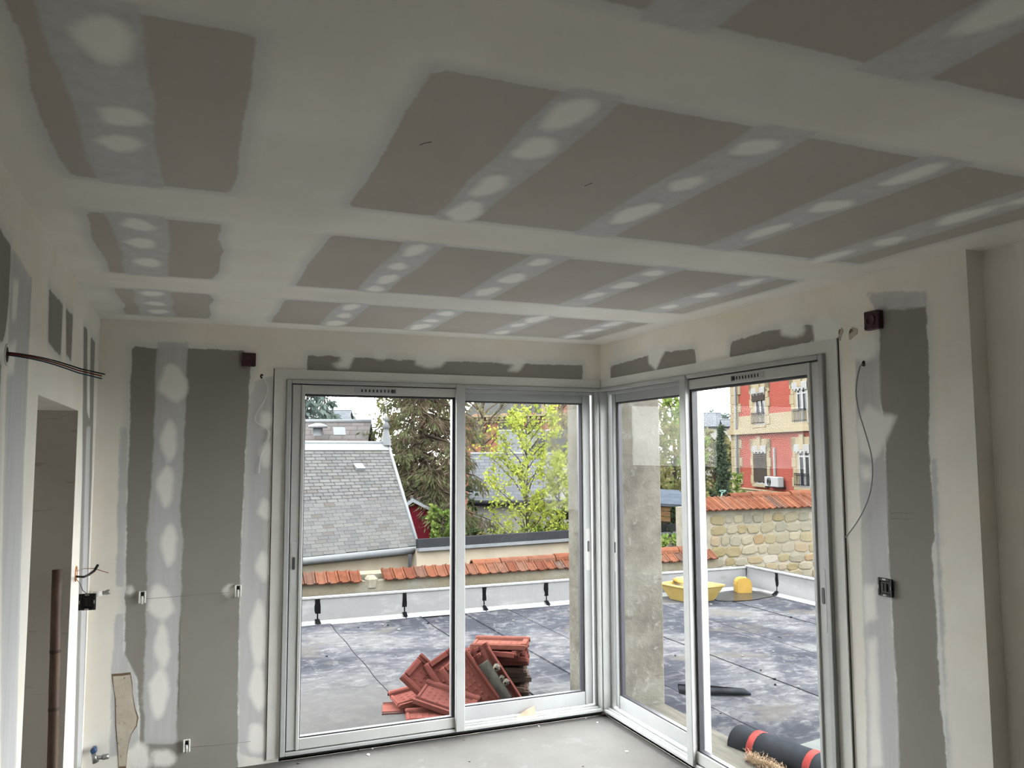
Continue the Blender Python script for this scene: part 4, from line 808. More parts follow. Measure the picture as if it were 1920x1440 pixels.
mb = MB(); sc_ = (Vector(at_dist(1034, 848, 60.0))-A_).dot(mx_); mb.box(sc_-0.28, sc_+0.28, 0.15, 0.2, mz(775), mz(755), T=MP); mb.build('pavilion_window', M['frame_w'], mans)
mb = MB(); 
for s in (s0, s0+1.15, s1-0.4): mb.box(s, s+0.35, 0.12, 0.25, zt_, mz(735), T=MP)
mb.build('stone_pilaster', M['lime'], mans)
# hazy houses left of the brick house
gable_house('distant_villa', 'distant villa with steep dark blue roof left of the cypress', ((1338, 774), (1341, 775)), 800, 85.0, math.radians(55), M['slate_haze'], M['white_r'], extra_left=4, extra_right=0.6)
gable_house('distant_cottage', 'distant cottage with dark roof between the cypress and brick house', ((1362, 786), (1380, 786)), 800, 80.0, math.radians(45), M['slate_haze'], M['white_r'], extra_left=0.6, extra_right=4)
# blue-grey shed roof among the shrubs
b0, b1 = Vector(at_dist(1205, 942, 15.5)), Vector(at_dist(1310, 948, 15.0)); sh2 = empty('open_shelter', (b0.x, b0.y+0.5, ZG), label='timber shelter with blue-grey sheet roof among the shrubs', cat='shelter')
bk2 = Vector((0.5, 1.4, 0.22)); quad_uv('roof_sheet', [b0, b1, b1+bk2, b0+bk2], simple('blue_sheet', (0.085, 0.10, 0.125), 0.6, 0.2, 5), sh2, 0.05)
M['timber'] = simple('brown_timber', (0.16, 0.095, 0.05), 0.8, 0.25, 6, 0.2, stretch=(1, 1, 4))
for k in range(3): mb = MB(); z0_ = -0.14-0.10*k; mb.add([b0+Vector((0, .1, z0_)), b0+(b1-b0)*0.55+Vector((0, .1, z0_)), b0+(b1-b0)*0.55+Vector((0, .1, z0_+.085)), b0+Vector((0, .1, z0_+.085))]+[b0+Vector((0, .14, z0_)), b0+(b1-b0)*0.55+Vector((0, .14, z0_)), b0+(b1-b0)*0.55+Vector((0, .14, z0_+.085)), b0+Vector((0, .14, z0_+.085))], [(0, 1, 2, 3), (7, 6, 5, 4), (0, 4, 5, 1), (3, 2, 6, 7)]); mb.build('board', M['timber'], sh2)
for p in (b0, b1): mb = MB(); mb.box(p.x-.05, p.x+.05, p.y+.1, p.y+.2, ZG, p.z); mb.build('post', M['timber'], sh2)

# ------------------------------------------------------------------ trees and shrubs
def leaf_mat(name, lo, hi, hi2=None, scale=1.6):
    m = NT(name); f = m.noise(m.co(), scale, 3, 0.6); g_ = m.noise(m.co(), scale*9, 2)
    c = m.mix(m.ramp(f, [(0.35, grey(0)), (0.65, grey(1))]), lo, hi); c = m.mix(m.smooth(g_, 0.5, 0.68), c, hi2 or hi)
    m.set(Base_Color=c, Roughness=0.65); m.b.inputs['Specular IOR Level'].default_value = 0.25
    tl = m.n('ShaderNodeBsdfTranslucent'); m.l(c, tl.inputs[0]); mx2 = m.n('ShaderNodeMixShader'); mx2.inputs[0].default_value = 0.35; m.l(m.b.outputs[0], mx2.inputs[1]); m.l(tl.outputs[0], mx2.inputs[2]); m.l(mx2.outputs[0], m.out.inputs['Surface']); return m.mat
M['bark'] = simple('grey_brown_bark', (0.085, 0.07, 0.055), 0.9, 0.25, 8, 0.3)
M['twig'] = simple('pale_twigs', (0.16, 0.125, 0.095), 0.9, 0.2, 8)
M['lf_spruce'] = leaf_mat('spruce_needles', (0.0910, 0.1092, 0.0546, 1), (0.1729, 0.1911, 0.0910, 1))
M['lf_dead'] = leaf_mat('dead_brown_twigs', (0.1500, 0.1063, 0.0750, 1), (0.2500, 0.1938, 0.1438, 1))
M['lf_lime'] = leaf_mat('lime_young_leaves', (0.3600, 0.4500, 0.0675, 1), (0.5400, 0.6300, 0.1125, 1), (0.4500, 0.4050, 0.0750, 1))
M['lf_green'] = leaf_mat('fresh_green_leaves', (0.1440, 0.2448, 0.0504, 1), (0.2880, 0.3888, 0.1008, 1), (0.3744, 0.4320, 0.1440, 1))
M['lf_olive'] = leaf_mat('olive_leaves', (0.1560, 0.1560, 0.0600, 1), (0.2760, 0.2640, 0.1200, 1), (0.3600, 0.3240, 0.1560, 1))
M['lf_dark'] = leaf_mat('dark_evergreen_leaves', (0.0420, 0.0675, 0.0330, 1), (0.0975, 0.1275, 0.0600, 1))
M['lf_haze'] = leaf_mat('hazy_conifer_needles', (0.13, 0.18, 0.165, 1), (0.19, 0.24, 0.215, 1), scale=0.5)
M['lf_cyp'] = leaf_mat('cypress_scales', (0.0660, 0.1020, 0.0660, 1), (0.1440, 0.1860, 0.1200, 1))
def leaves(name, C, D, size, aspect, mat, parent, g):
    # one small folded quad per leaf; D gives the leaf's long direction
    C = np.asarray(C, float); n = len(C); D = np.asarray(D, float)+g.normal(0, 0.45, (n, 3)); D /= np.linalg.norm(D, axis=1)[:, None]+1e-9
    S = np.cross(D, g.normal(0, 1, (n, 3))); S /= np.linalg.norm(S, axis=1)[:, None]+1e-9; s = size*g.uniform(0.6, 1.3, (n, 1))
    V = np.stack([C, C+D*s*0.5+S*s*aspect*0.5, C+D*s, C+D*s*0.5-S*s*aspect*0.5], 1).reshape(-1, 3); F_ = np.arange(4*n).reshape(-1, 4)
    o = np_mesh(name, V, F_, mat, parent); o['kind'] = 'stuff'; return o
def tree(name, label, cat, px, dist, z0, z1, spread, nleaf, lsize, mats, style='round', seed=1, crown=0.3, nb=26, group=None, leafiness=1.0, bark='bark', aspect=0.6, off=(0, 0), r0=0.06):
    g = np.random.default_rng(seed); b = at_dist(px, 848, dist); x0, y0 = float(b[0])+off[0], float(b[1])+off[1]; hh = z1-z0
    root = empty(name, (x0, y0, z0), label=label, cat=cat, group=group)
    tr_ = MB(); pts = [Vector((x0+g.normal(0, .03)*hh*0.15*(k > 0), y0+g.normal(0, .03)*hh*0.15*(k > 0), z0+hh*0.93*k/6)) for k in range(7)]; tr_.tube(pts, [r0*(1-0.85*k/6)+0.004 for k in range(7)], 6); tr_.build('trunk', M[bark], root)
    br = MB(); LC, LD = [], []
    for k in range(nb):
        t_ = crown+(0.97-crown)*(k+g.uniform(0, .8))/nb; i = min(5, int(t_/0.93*6)) if t_ < 0.93 else 5; f = min(1, max(0, t_/0.93*6-i)); p0 = pts[i].lerp(pts[i+1], f); az = k*2.399+g.uniform(-.5, .5)
        if style == 'conifer': ln = spread*(1-t_)**0.75*g.uniform(0.7, 1.15)+0.05*spread; el = -0.12; droop = -0.25
        elif style == 'column': ln = spread*min(1, (1-t_)*2.6+0.05)*min(1, 0.45+t_*3)*g.uniform(0.8, 1.1); el = 1.0; droop = 0.1
        else: ln = spread*math.sin(PI*min(0.97, 0.18+0.80*(t_-crown)/(1-crown)))**0.7*g.uniform(0.65, 1.15); el = 0.75 if style == 'up' else 0.35; droop = 0.05
        d = Vector((math.cos(az)*math.cos(el), math.sin(az)*math.cos(el), math.sin(el))); n = 5; P_ = [p0]
        for j in range(n): d2 = d+Vector((g.normal(0, .12), g.normal(0, .12), g.normal(0, .1)+droop*j*0.45)); P_.append(P_[-1]+d2.normalized()*ln/n)
        br.tube(P_, [max(0.004, r0*0.32*(1-j/n))+0.002 for j in range(n+1)], 4, cap=False)
        m_ = max(3, int(nleaf/nb*ln/spread*1.6))
        if style == 'conifer':
            tt = g.uniform(0.12, 1, m_)*n; side = g.normal(0, 1, m_)
            for q, sd in zip(tt, side):
                j = min(n-1, int(q)); a = P_[j].lerp(P_[j+1], q-j); sv = Vector((-d.y, d.x, 0)); LC.append(tuple(a+sv*sd*ln*0.11-Vector((0, 0, abs(g.normal(0, .10))*ln*0.8)))); LD.append(tuple(d*0.4+sv*sd*0.6+Vector((0, 0, -0.9))))
        else:
            ns = 4
            for s_ in range(ns):
                q = g.uniform(0.3, 1)*n; j = min(n-1, int(q)); a = P_[j].lerp(P_[j+1], q-j); d3 = (d+Vector(g.normal(0, .55, 3))+Vector((0, 0, .25 if style != 'round' else 0))).normalized(); l3 = ln*g.uniform(0.25, 0.5); e_ = a+d3*l3
                br.tube([a, a+d3*l3*0.5+Vector(g.normal(0, .03, 3))*ln, e_], [max(.003, r0*.12), .003, .002], 3, cap=False)
                mm = max(1, int(m_/ns*leafiness)); u = g.uniform(0.1, 1.05, mm)
                for q2 in u: LC.append(tuple(a+d3*l3*q2+Vector(g.normal(0, .10, 3))*l3*1.3)); LD.append(tuple(d3*0.5+Vector((0, 0, -0.1))))
    br.build('branches', M[bark], root, recalc=False)
    if isinstance(mats, str): leaves('foliage', LC, LD, lsize, aspect, M[mats], root, g)
    else:
        LC, LD = np.array(LC), np.array(LD); w = mats[2](LC, root, g)
        leaves('foliage', LC[~w], LD[~w], lsize, aspect, M[mats[0]], root, g); leaves('dead_twigs', LC[w], LD[w], lsize*1.25, aspect*0.45, M[mats[1]], root, g)
    return root
def dead_side(C, root, g):
    # the bare brown side of the old spruce, towards the garden shed
    rel = C-np.array(root.location); r = np.hypot(rel[:, 0]-0.25, rel[:, 1]+0.2); return (g.random(len(C)) < np.clip(1.3-r*0.75, 0.12, 0.8))
tree('spruce_tree', 'tall old spruce with drooping green boughs and bare brown twigs behind the slate roof', 'tree', 800, 20.5, ZG, 8.2, 2.45, 52000, 0.18, ('lf_spruce', 'lf_dead', dead_side), 'conifer', 3, 0.10, 130, aspect=0.22, r0=0.16)
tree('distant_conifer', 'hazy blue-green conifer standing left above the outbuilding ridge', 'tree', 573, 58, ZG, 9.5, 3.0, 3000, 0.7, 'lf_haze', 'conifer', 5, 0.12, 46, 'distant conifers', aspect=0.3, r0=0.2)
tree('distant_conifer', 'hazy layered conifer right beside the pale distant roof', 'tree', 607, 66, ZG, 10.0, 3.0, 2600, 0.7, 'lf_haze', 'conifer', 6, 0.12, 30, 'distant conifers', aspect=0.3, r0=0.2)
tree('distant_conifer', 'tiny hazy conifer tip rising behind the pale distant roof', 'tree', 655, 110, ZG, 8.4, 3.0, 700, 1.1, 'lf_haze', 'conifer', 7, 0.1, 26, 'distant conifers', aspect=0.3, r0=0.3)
tree('lime_tree', 'young tree with bright yellow-green spring leaves behind the dark fascia', 'tree', 985, 18.3, ZG, 2.72, 1.4, 4600, 0.072, 'lf_lime', 'up', 11, 0.34, 44, leafiness=1.0, aspect=0.75, r0=0.05)
tree('lime_tree', 'smaller yellow-green tree leaning right of the taller lime tree', 'tree', 1048, 19.2, ZG, 1.75, 1.0, 3200, 0.075, 'lf_lime', 'up', 12, 0.36, 30, aspect=0.75, r0=0.04)
tree('twiggy_tree', 'sparse twiggy tree with few pale leaves before the white gable', 'tree', 1080, 21, ZG, 3.1, 1.7, 1300, 0.09, 'lf_olive', 'up', 13, 0.3, 36, bark='twig', r0=0.06)
tree('bare_tree', 'bare tall tree with thin branches in front of the mansion', 'tree', 1052, 42, ZG, 10.5, 4.2, 500, 0.12, 'lf_olive', 'up', 14, 0.3, 40, bark='twig', r0=0.22)
tree('evergreen_shrub', 'dark green evergreen shrub under the twiggy tree', 'shrub', 1085, 19.2, ZG, 0.5, 0.75, 2600, 0.10, 'lf_dark', 'round', 15, 0.3, 26)
tree('garden_bush', 'fresh green bush at the foot of the lime tree', 'shrub', 1012, 18.6, ZG, 0.05, 1.2, 6000, 0.085, 'lf_green', 'round', 16, 0.45, 30)
tree('garden_bush', 'olive and rust leaved bush below the lime tree', 'shrub', 925, 18.6, ZG, -0.05, 0.9, 4200, 0.085, 'lf_olive', 'round', 17, 0.45, 28)
tree('evergreen_shrub', 'dark ivy-like shrub beside the spruce foot', 'shrub', 868, 18.6, ZG, 0.1, 0.75, 2600, 0.10, 'lf_dark', 'round', 18, 0.35, 26)
tree('flowering_shrub', 'fresh green shrub with reddish stems in front of the red shed', 'shrub', 830, 17.2, ZG, 0.60, 0.5, 2600, 0.085, 'lf_green', 'up', 19, 0.5, 28, r0=0.03)
tree('evergreen_tree', 'dark evergreen tree between the spruce and slate hip', 'tree', 852, 24.5, ZG, 2.2, 0.8, 3000, 0.14, 'lf_dark', 'round', 20, 0.2, 36, r0=0.1)
tree('backdrop_tree', 'loose grey-green tree far behind the spruce', 'tree', 775, 45, ZG, 7.2, 3.0, 4200, 0.28, 'lf_olive', 'round', 21, 0.2, 40, r0=0.25)
tree('backdrop_tree', 'loose pale tree far behind the garden houses', 'tree', 905, 55, ZG, 9.0, 4.0, 700, 0.28, 'lf_olive', 'up', 22, 0.2, 40, bark='twig', r0=0.25)
# beyond the right-hand window
tree('hedge_tree', 'tall pale yellow-green tree seen past the concrete pier', 'tree', 1262, 20, ZG, 3.3, 0.85, 4200, 0.11, 'lf_green', 'up', 31, 0.25, 44, r0=0.07)
tree('hedge_tree', 'olive twiggy tree close behind the concrete pier', 'tree', 1220, 18, ZG, 3.0, 0.9, 3600, 0.10, 'lf_olive', 'up', 32, 0.25, 44, bark='twig', r0=0.07)
tree('bare_tree', 'bare tall tree above the olive thicket', 'tree', 1246, 30, ZG, 6.4, 1.3, 900, 0.14, 'lf_olive', 'up', 33, 0.25, 44, bark='twig', r0=0.15)
tree('thicket_bush', 'tangled dark olive bush below the tall thicket trees', 'shrub', 1240, 17, ZG, 0.9, 0.95, 4000, 0.10, 'lf_dark', 'round', 34, 0.3, 36)
tree('thicket_bush', 'light green leafy bush right behind the low tiled wall', 'shrub', 1248, 12.8, ZG, 0.42, 0.75, 4600, 0.075, 'lf_green', 'round', 35, 0.45, 34)
tree('thicket_bush', 'olive bush behind the timber shelter roof', 'shrub', 1290, 18.5, ZG, 1.6, 0.6, 2600, 0.10, 'lf_olive', 'round', 36, 0.35, 34)
tree('cypress_tree', 'slim dark cypress left of the brick house', 'tree', 1353, 33, ZG, 3.1, 0.42, 7000, 0.16, 'lf_cyp', 'column', 41, 0.02, 90, aspect=0.35, r0=0.06)
tree('hedge_bush', 'dark clipped bush at the foot of the cypress', 'shrub', 1366, 36, ZG, 0.9, 0.9, 2600, 0.14, 'lf_green', 'round', 42, 0.2, 28)
tree('hedge_bush', 'low dark bush left of the cypress foot', 'shrub', 1338, 34, ZG, 0.2, 0.9, 2600, 0.14, 'lf_dark', 'round', 43, 0.2, 28)
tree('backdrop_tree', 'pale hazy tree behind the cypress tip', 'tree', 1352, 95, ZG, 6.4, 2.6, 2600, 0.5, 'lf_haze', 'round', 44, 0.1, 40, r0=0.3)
tree('backdrop_tree', 'brownish distant tree line tree left of the cypress', 'tree', 1340, 60, ZG, 3.0, 2.6, 3600, 0.35, 'lf_olive', 'round', 45, 0.1, 40, r0=0.25)

# outdoor colours scaled darker to offset the overbright sky
GLOSSY = {'rain_water', 'dark_window_pane', 'yellow_plastic', 'pale_yellow_plastic', 'zinc_sheet', 'pale_zinc', 'smooth_aluminium'}
def tone(mat, k):
    t = mat.node_tree; bs = next(n for n in t.nodes if n.type == 'BSDF_PRINCIPLED'); s = bs.inputs['Base Color']
    mx = t.nodes.new('ShaderNodeMix'); mx.data_type = 'RGBA'; mx.blend_type = 'MULTIPLY'; mx.inputs[0].default_value = 1.0; mx.inputs[7].default_value = (k, k, k, 1)
    if s.is_linked: src = s.links[0].from_socket; t.links.new(src, mx.inputs[6])
    else: mx.inputs[6].default_value = s.default_value
    t.links.new(mx.outputs[2], s); bs.inputs['Specular IOR Level'].default_value *= (0.25 if mat.name in GLOSSY else 0.0)
    for n in t.nodes:
        if n.type == 'BSDF_TRANSLUCENT': t.links.new(mx.outputs[2], n.inputs[0])
PRE = {m_.name for m_ in bpy.data.materials}
INDOOR = {'ceiling_plaster', 'wall_plaster', 'bare_board', 'soffit_plaster', 'rear_plaster', 'concrete_floor', 'white_aluminium', 'white_sash_profile', 'casing_primed', 'black_gasket', 'dark_gap', 'finger_pull_metal', 'window_glass'}

# ------------------------------------------------------------------ things in the room
def V3(a): return Vector([float(x) for x in a])
M['wine'] = simple('dark_red_plastic', (0.045, 0.008, 0.014), 0.45, 0.4, 30)
M['blackp'] = simple('black_plastic', (0.010, 0.011, 0.012), 0.4, 0.3, 30)
M['steel'] = simple('bright_steel', (0.55, 0.55, 0.53), 0.3, 0.1, 20, metal=0.8)
M['cable'] = simple('grey_cable', (0.30, 0.30, 0.29), 0.5, 0.1, 20)
M['cable_w'] = simple('pale_cable', (0.80, 0.80, 0.78), 0.5, 0.1, 20)
M['wire_k'] = simple('black_wire', (0.012, 0.012, 0.016), 0.4, 0.2, 20); M['wire_r'] = simple('red_wire', (0.22, 0.03, 0.02), 0.4, 0.2, 20); M['wire_b'] = simple('blue_wire', (0.03, 0.09, 0.16), 0.4, 0.2, 20)
M['orange'] = simple('orange_plastic', (0.55, 0.20, 0.03), 0.5, 0.15, 20)
M['wplast'] = simple('white_plastic', (0.78, 0.77, 0.74), 0.45, 0.06, 20)
M['hole'] = simple('dark_hole', (0.02, 0.017, 0.014), 0.9, 0.3, 40)
M['brass'] = simple('grey_chrome_fitting', (0.30, 0.30, 0.29), 0.35, 0.15, 25, metal=0.7)
M['bluecap'] = simple('blue_plastic', (0.03, 0.07, 0.16), 0.4, 0.2, 20)
def junction_box(c, T, label):
    # T maps (u, w, z) to a point: u along the wall, w towards the room
    r = empty('junction_box', c, label=label, cat='junction box')
    mb = MB(); mb.bbox(-.039, .039, 0.0, .030, -.039, .039, .004, T=T); b = mb.build('box_body', M['wine'], r)
    mb = MB(); mb.lathe([(.024, .030), (.024, .034), (.020, .034), (.020, .031), (0, .031)], T(0, 0, 0), Vector(T(0, 1, 0))-Vector(T(0, 0, 0)), 18); mb.build('cover_ring', M['wine'], r)
    mb = MB()
    for u, z in ((-.03, .03), (.03, -.03)): mb.lathe([(.005, .030), (.005, .033), (0, .033)], T(u, 0, z), Vector(T(0, 1, 0))-Vector(T(0, 0, 0)), 8)
    mb.build('screw', M['blackp'], r)
c = at(466, 675, 1, 0.0); junction_box(tuple(c), lambda u, w, z, c=c: (c[0]+u, -w, c[2]+z), 'dark red square junction box on the back wall left of the window')
c = at(1643, 601, 0, 0.0); junction_box(tuple(c), lambda u, w, z, c=c: (-w, c[1]+u, c[2]+z), 'dark red square junction box on the right wall above the black socket frame')
def socket_frame(c, T, label):
    r = empty('socket_frame', c, label=label, cat='socket frame')
    mb = MB(); o, i_ = .036, .024
    for b in ((-o, -i_, -o, o), (i_, o, -o, o), (-i_, i_, -o, -i_), (-i_, i_, i_, o)): mb.bbox(b[0], b[1], .002, .012, b[2], b[3], .002, T=T)
    mb.build('mounting_frame', M['blackp'], r)
    mb = MB(); mb.bbox(-i_, i_, .0, .009, -i_, i_, .002, T=T); mb.bbox(-.013, -.001, .009, .016, -.016, .016, .002, T=T); mb.bbox(.003, .015, .009, .014, -.016, .016, .002, T=T); mb.build('mechanism', M['blackp'], r)
    mb = MB(); 
    for z in (-.031, .031): mb.bbox(-.009, .009, .012, .0145, z-.003, z+.003, .001, T=T)
    for u in (-.031, .031): mb.bbox(u-.002, u+.002, .012, .0145, -.008, .008, .001, T=T)
    mb.build('metal_claw', M['steel'], r)
c = at(1663, 1101, 0, 0.0); socket_frame(tuple(c), lambda u, w, z, c=c: (-w-.001, c[1]+u, c[2]+z), 'black square socket frame set in the right wall beside the window')
sc_ = V3(at(165, 1128, 0, -W+0.07)); ca, sa = math.cos(0.30), math.sin(0.30)
socket_frame(tuple(sc_), lambda u, w, z: (sc_.x+u*ca-w*sa, sc_.y-u*sa*0.6-w*ca, sc_.z+z), 'black square socket frame hanging from a wire near the left corner')
# orange wall box with cables in the left wall
ob = V3(at(142, 1076, 0, -W)); ow = empty('orange_wall_box', tuple(ob), label='orange wall box ring with black cable and red wire by the niche edge', cat='wall box')
mb = MB(); mb.lathe([(.036, .0), (.036, .004), (.030, .004), (.030, -.03), (0, -.03)], ob, (1, 0, 0), 20); mb.build('box_ring', M['orange'], ow)
e1, e2 = V3(at(183, 1060, 0, -W+.13)), V3(at(203, 1074, 0, -W+.16)); p0 = ob+Vector((.0, .0, -.012))
mb = MB(); mb.tube([p0, p0+Vector((.035, 0, -.004)), V3(at(166, 1078, 0, -W+.085)), V3(at(177, 1070, 0, -W+.115)), e1], [.0055]*5, 8); mb.build('cable', M['wire_k'], ow)
mb = MB(); mb.tube([ob+Vector((0, 0, .012)), V3(at(158, 1066, 0, -W+.06)), V3(at(176, 1066, 0, -W+.11)), e2], .0016, 6); mb.build('thin_wire', M['wire_r'], ow)
mb = MB(); mb.tube([ob+Vector((0, 0, -.02)), V3(at(150, 1094, 0, -W+.03)), V3(at(155, 1107, 0, -W+.05)), sc_+Vector((0, 0, .03))], .0016, 6); mb.build('hanging_wire', M['wire_k'], ow)
# three loose wires from a hole in the left wall
hb = V3(at(12, 665, 0, -W)); wb = empty('loose_wires', tuple(hb), label='three loose coloured wires sticking out of a round hole in the left wall', cat='wires')
mb = MB(); mb.lathe([(.030, .0), (.030, .003), (.024, .003), (.022, .0012)], hb, (1, 0, 0), 20); mb.build('hole_rim', M['wplast'], wb)
mb = MB(); mb.lathe([(.023, .0014), (0, .0014)], hb, (1, 0, 0), 20); mb.build('wall_hole', M['hole'], wb)
for k, (px, py, mt) in enumerate(((197, 702, 'wire_k'), (191, 705, 'wire_r'), (191, 710, 'wire_b'))):
    xe = -W+0.235; end = V3(at(px, py, 0, xe)); st = hb+Vector((0, 0.004*(k-1), .006-.003*k)); mb = MB(); pts = []
    for j in range(9):
        f = j/8; q = st.lerp(end, f); q.z += (0.007*math.sin(PI*min(1, f*1.35)) if f < .74 else 0.007*math.sin(PI*min(1, f*1.35)))*1.0; pts.append(q)
    mb.tube(pts, .0022, 6); mb.build('wire', M[mt], wb)
# thin cables hanging by the windows
def hang(label, pix, axis, off, mt, r):
    P_ = [V3(at(x, y, axis, off)) for x, y in pix]; root = empty('thin_cable', tuple(P_[0]), label=label, cat='cable')
    S = []
    for i in range(len(P_)-1):
        a, b, c, d = P_[max(i-1, 0)], P_[i], P_[i+1], P_[min(i+2, len(P_)-1)]
        for k in range(4):
            t_ = k/4; S.append(0.5*((2*b)+(c-a)*t_+(2*a-5*b+4*c-d)*t_*t_+(3*b-a-3*c+d)*t_**3))
    S.append(P_[-1]); S[0][axis] = 0.0; mb = MB(); mb.tube(S, r, 6); mb.build('cable_run', M[mt], root)
    n = 9; u = Vector((1, 0, 0)) if axis == 1 else Vector((0, 1, 0)); c = P_[0]; w_ = Vector((0, -.0015, 0)) if axis == 1 else Vector((-.0015, 0, 0)); q = Vector((c.x, 0, c.z)) if axis == 1 else Vector((0, c.y, c.z))
    ring = [q+w_+u*math.cos(2*PI*k/n)*.010*rng.uniform(.7, 1.2)+Vector((0, 0, 1))*math.sin(2*PI*k/n)*.013*rng.uniform(.7, 1.2) for k in range(n)]; mb = MB(); mb.add(ring+[p-w_*2 for p in ring], [tuple(range(n))]+[(i, (i+1) % n, n+(i+1) % n, n+i) for i in range(n)]); mb.build('wall_hole', M['hole'], root)
hang('thin pale cable curling down the back wall beside the window casing', [(491, 705), (498, 715), (502, 728), (497, 748), (484, 770), (478, 785), (484, 795), (498, 803), (505, 812), (500, 830), (490, 850), (487, 870), (485, 888)], 1, -.010, 'cable_w', .0026)
hang('grey cable looping from the right wall into the window casing', [(1614, 682), (1608, 705), (1605, 735), (1610, 770), (1622, 810), (1633, 850), (1636, 885), (1632, 920), (1622, 950), (1606, 980), (1585, 1008)], 0, -.016, 'cable', .0026)
# water fittings in the left corner
def axis_pts(pix, y): return [V3(at(x, yy, 1, y)) for x, yy in pix]
a, b, c, d = axis_pts(((176, 1115), (192, 1112), (199, 1111), (206, 1109)), -.06); tap = empty('water_outlet', (a.x, 0, a.z), label='capped white water outlet behind the hanging socket frame', cat='water outlet')
mb = MB(); mb.tube([Vector((a.x-.01, 0, a.z)), a], .011, 10); mb.tube([a, b], [.017, .013], 12); mb.build('white_sleeve', M['wplast'], tap)
mb = MB(); mb.tube([b, c, c, d], [.010, .010, .013, .013], 8); mb.build('threaded_cap', M['brass'], tap)
a, b, c, d = axis_pts(((175, 1410), (180, 1421), (192, 1420), (204, 1418)), -.06); tap = empty('water_outlet', (a.x, 0, b.z), label='grey water valve with blue collar low in the left corner', cat='water outlet')
mb = MB(); mb.tube([Vector((a.x, 0, a.z)), a], .012, 10); mb.lathe([(.014, -.006), (.017, 0), (.014, .008), (0, .008)], a+Vector((0, .02, 0)), (0, -1, 0), 12); mb.build('blue_collar', M['bluecap'], tap)
mb = MB(); mb.tube([a+Vector((0, 0, -.008)), b+Vector((0, 0, -.022))], [.010, .016], 10); mb.tube([b, c], .010, 10); mb.build('valve_body', M['brass'], tap)
mb = MB(); mb.tube([c, d], [.014, .013], 6); mb.build('threaded_cap', M['brass'], tap)
# white fixing clips on the back wall
for (px, py), lb_ in (((267, 1119), 'white plastic fixing clip on the back wall above the torn plaster'), ((446, 1107), 'white plastic fixing clip on the back wall close to the window casing'), ((350, 1397), 'white plastic fixing clip low on the back wall near the floor')):
    c = at(px, py, 1, 0.0); r = empty('fixing_clip', tuple(c), label=lb_, cat='clip'); x, z = float(c[0]), float(c[2])
    mb = MB(); mb.bbox(x-.018, x+.018, -.010, 0, z-.032, z+.032, .002); mb.bbox(x-.018, x-.010, -.020, -.008, z-.032, z+.032, .002); mb.bbox(x+.010, x+.018, -.020, -.008, z-.032, z+.032, .002); mb.build('clip_body', M['wplast'], r)
    mb = MB(); mb.bbox(x-.0085, x+.0085, -.0125, -.0095, z-.005, z+.027, .001); mb.build('clip_slot', M['blackp'], r)
    mb = MB(); mb.tube([(x, -.016, z-.036), (x, -.016, z+.006)], [.005, .006], 8); mb.build('clip_pin', M['wplast'], r)
# wooden pole standing in the niche
pt = V3(at(107, 1068, 1, DY1-.07)); pbm = V3(at(98, 1440, 1, DY1-.11)); dr = (pbm-pt); k = (ZF-pt.z)/dr.z; pe = pt+dr*k; pe.z = ZF+.001
pole = empty('wooden_pole', tuple(pe), label='brown round wooden pole leaning in the niche of the left wall', cat='pole'); mb = MB(); n = 10; mb.tube([pe.lerp(pt, j/n)+Vector((rng.uniform(-.001, .001), 0, 0)) for j in range(n+1)], [.0205]*n+[.019], 14); mb.build('shaft', simple('stained_wood', (0.105, 0.062, 0.042), 0.6, 0.3, 9, 0.15, stretch=(3, 3, .6)), pole)
mb = MB()
for f in (.30, .53, .72): q = pe.lerp(pt, f); mb.tube([q, q+(pt-pe).normalized()*.014], .0212, 14, cap=False)
mb.build('painted_mark', simple('faded_print', (0.045, 0.025, 0.018), 0.7, 0.4, 60), pole)
# torn plaster and chipped holes
m = NT('torn_plaster'); nz = m.noise(m.co(), 14, 5, .65); m.set(Base_Color=m.mix(m.smooth(m.noise(m.co(), 30, 4), .62, .72), m.ramp(nz, [(.3, (0.42, 0.37, 0.29, 1)), (.7, (0.56, 0.51, 0.42, 1))]), (0.22, 0.16, 0.10, 1)), Roughness=.95); m.bump(nz, .5, .006); M['torn'] = m.mat
M['torn_edge'] = simple('torn_paper_edge', (0.17, 0.12, 0.075), .9, .35, 30)
tp_ = [(212, 1268), (228, 1267), (244, 1265), (247, 1285), (248, 1302), (252, 1328), (257, 1345), (255, 1360), (246, 1375), (241, 1392), (238, 1412), (236, 1436), (223, 1437), (221, 1400), (218, 1360), (217, 1310), (213, 1290)]
def wplate(nm, pix, axis, w0, w1, mat, par, grow=0.0):
    P_ = [at(x, y, axis, 0.0) for x, y in pix]; cx = sum(p[0] for p in P_)/len(P_); cy = sum(p[1] for p in P_)/len(P_); cz = sum(p[2] for p in P_)/len(P_); g_ = 1+grow; mb = MB()
    if axis == 1: mb.prism([((p[0]-cx)*(g_+grow*rng.uniform(-.6, 1.2))+cx, (p[2]-cz)*g_+cz) for p in P_], lambda u, v, w: (u, -w, v), w0, w1)
    else: mb.prism([((p[1]-cy)*(g_+grow*rng.uniform(-.6, 1.2))+cy, (p[2]-cz)*g_+cz) for p in P_], lambda u, v, w: (-w, u, v), w0, w1)
    return mb.build(nm, mat, par)
wplate('torn_edge', tp_, 1, -.001, .0012, M['torn_edge'], wall_back, .06); wplate('torn_plaster', tp_, 1, -.001, .0028, M['torn'], wall_back)
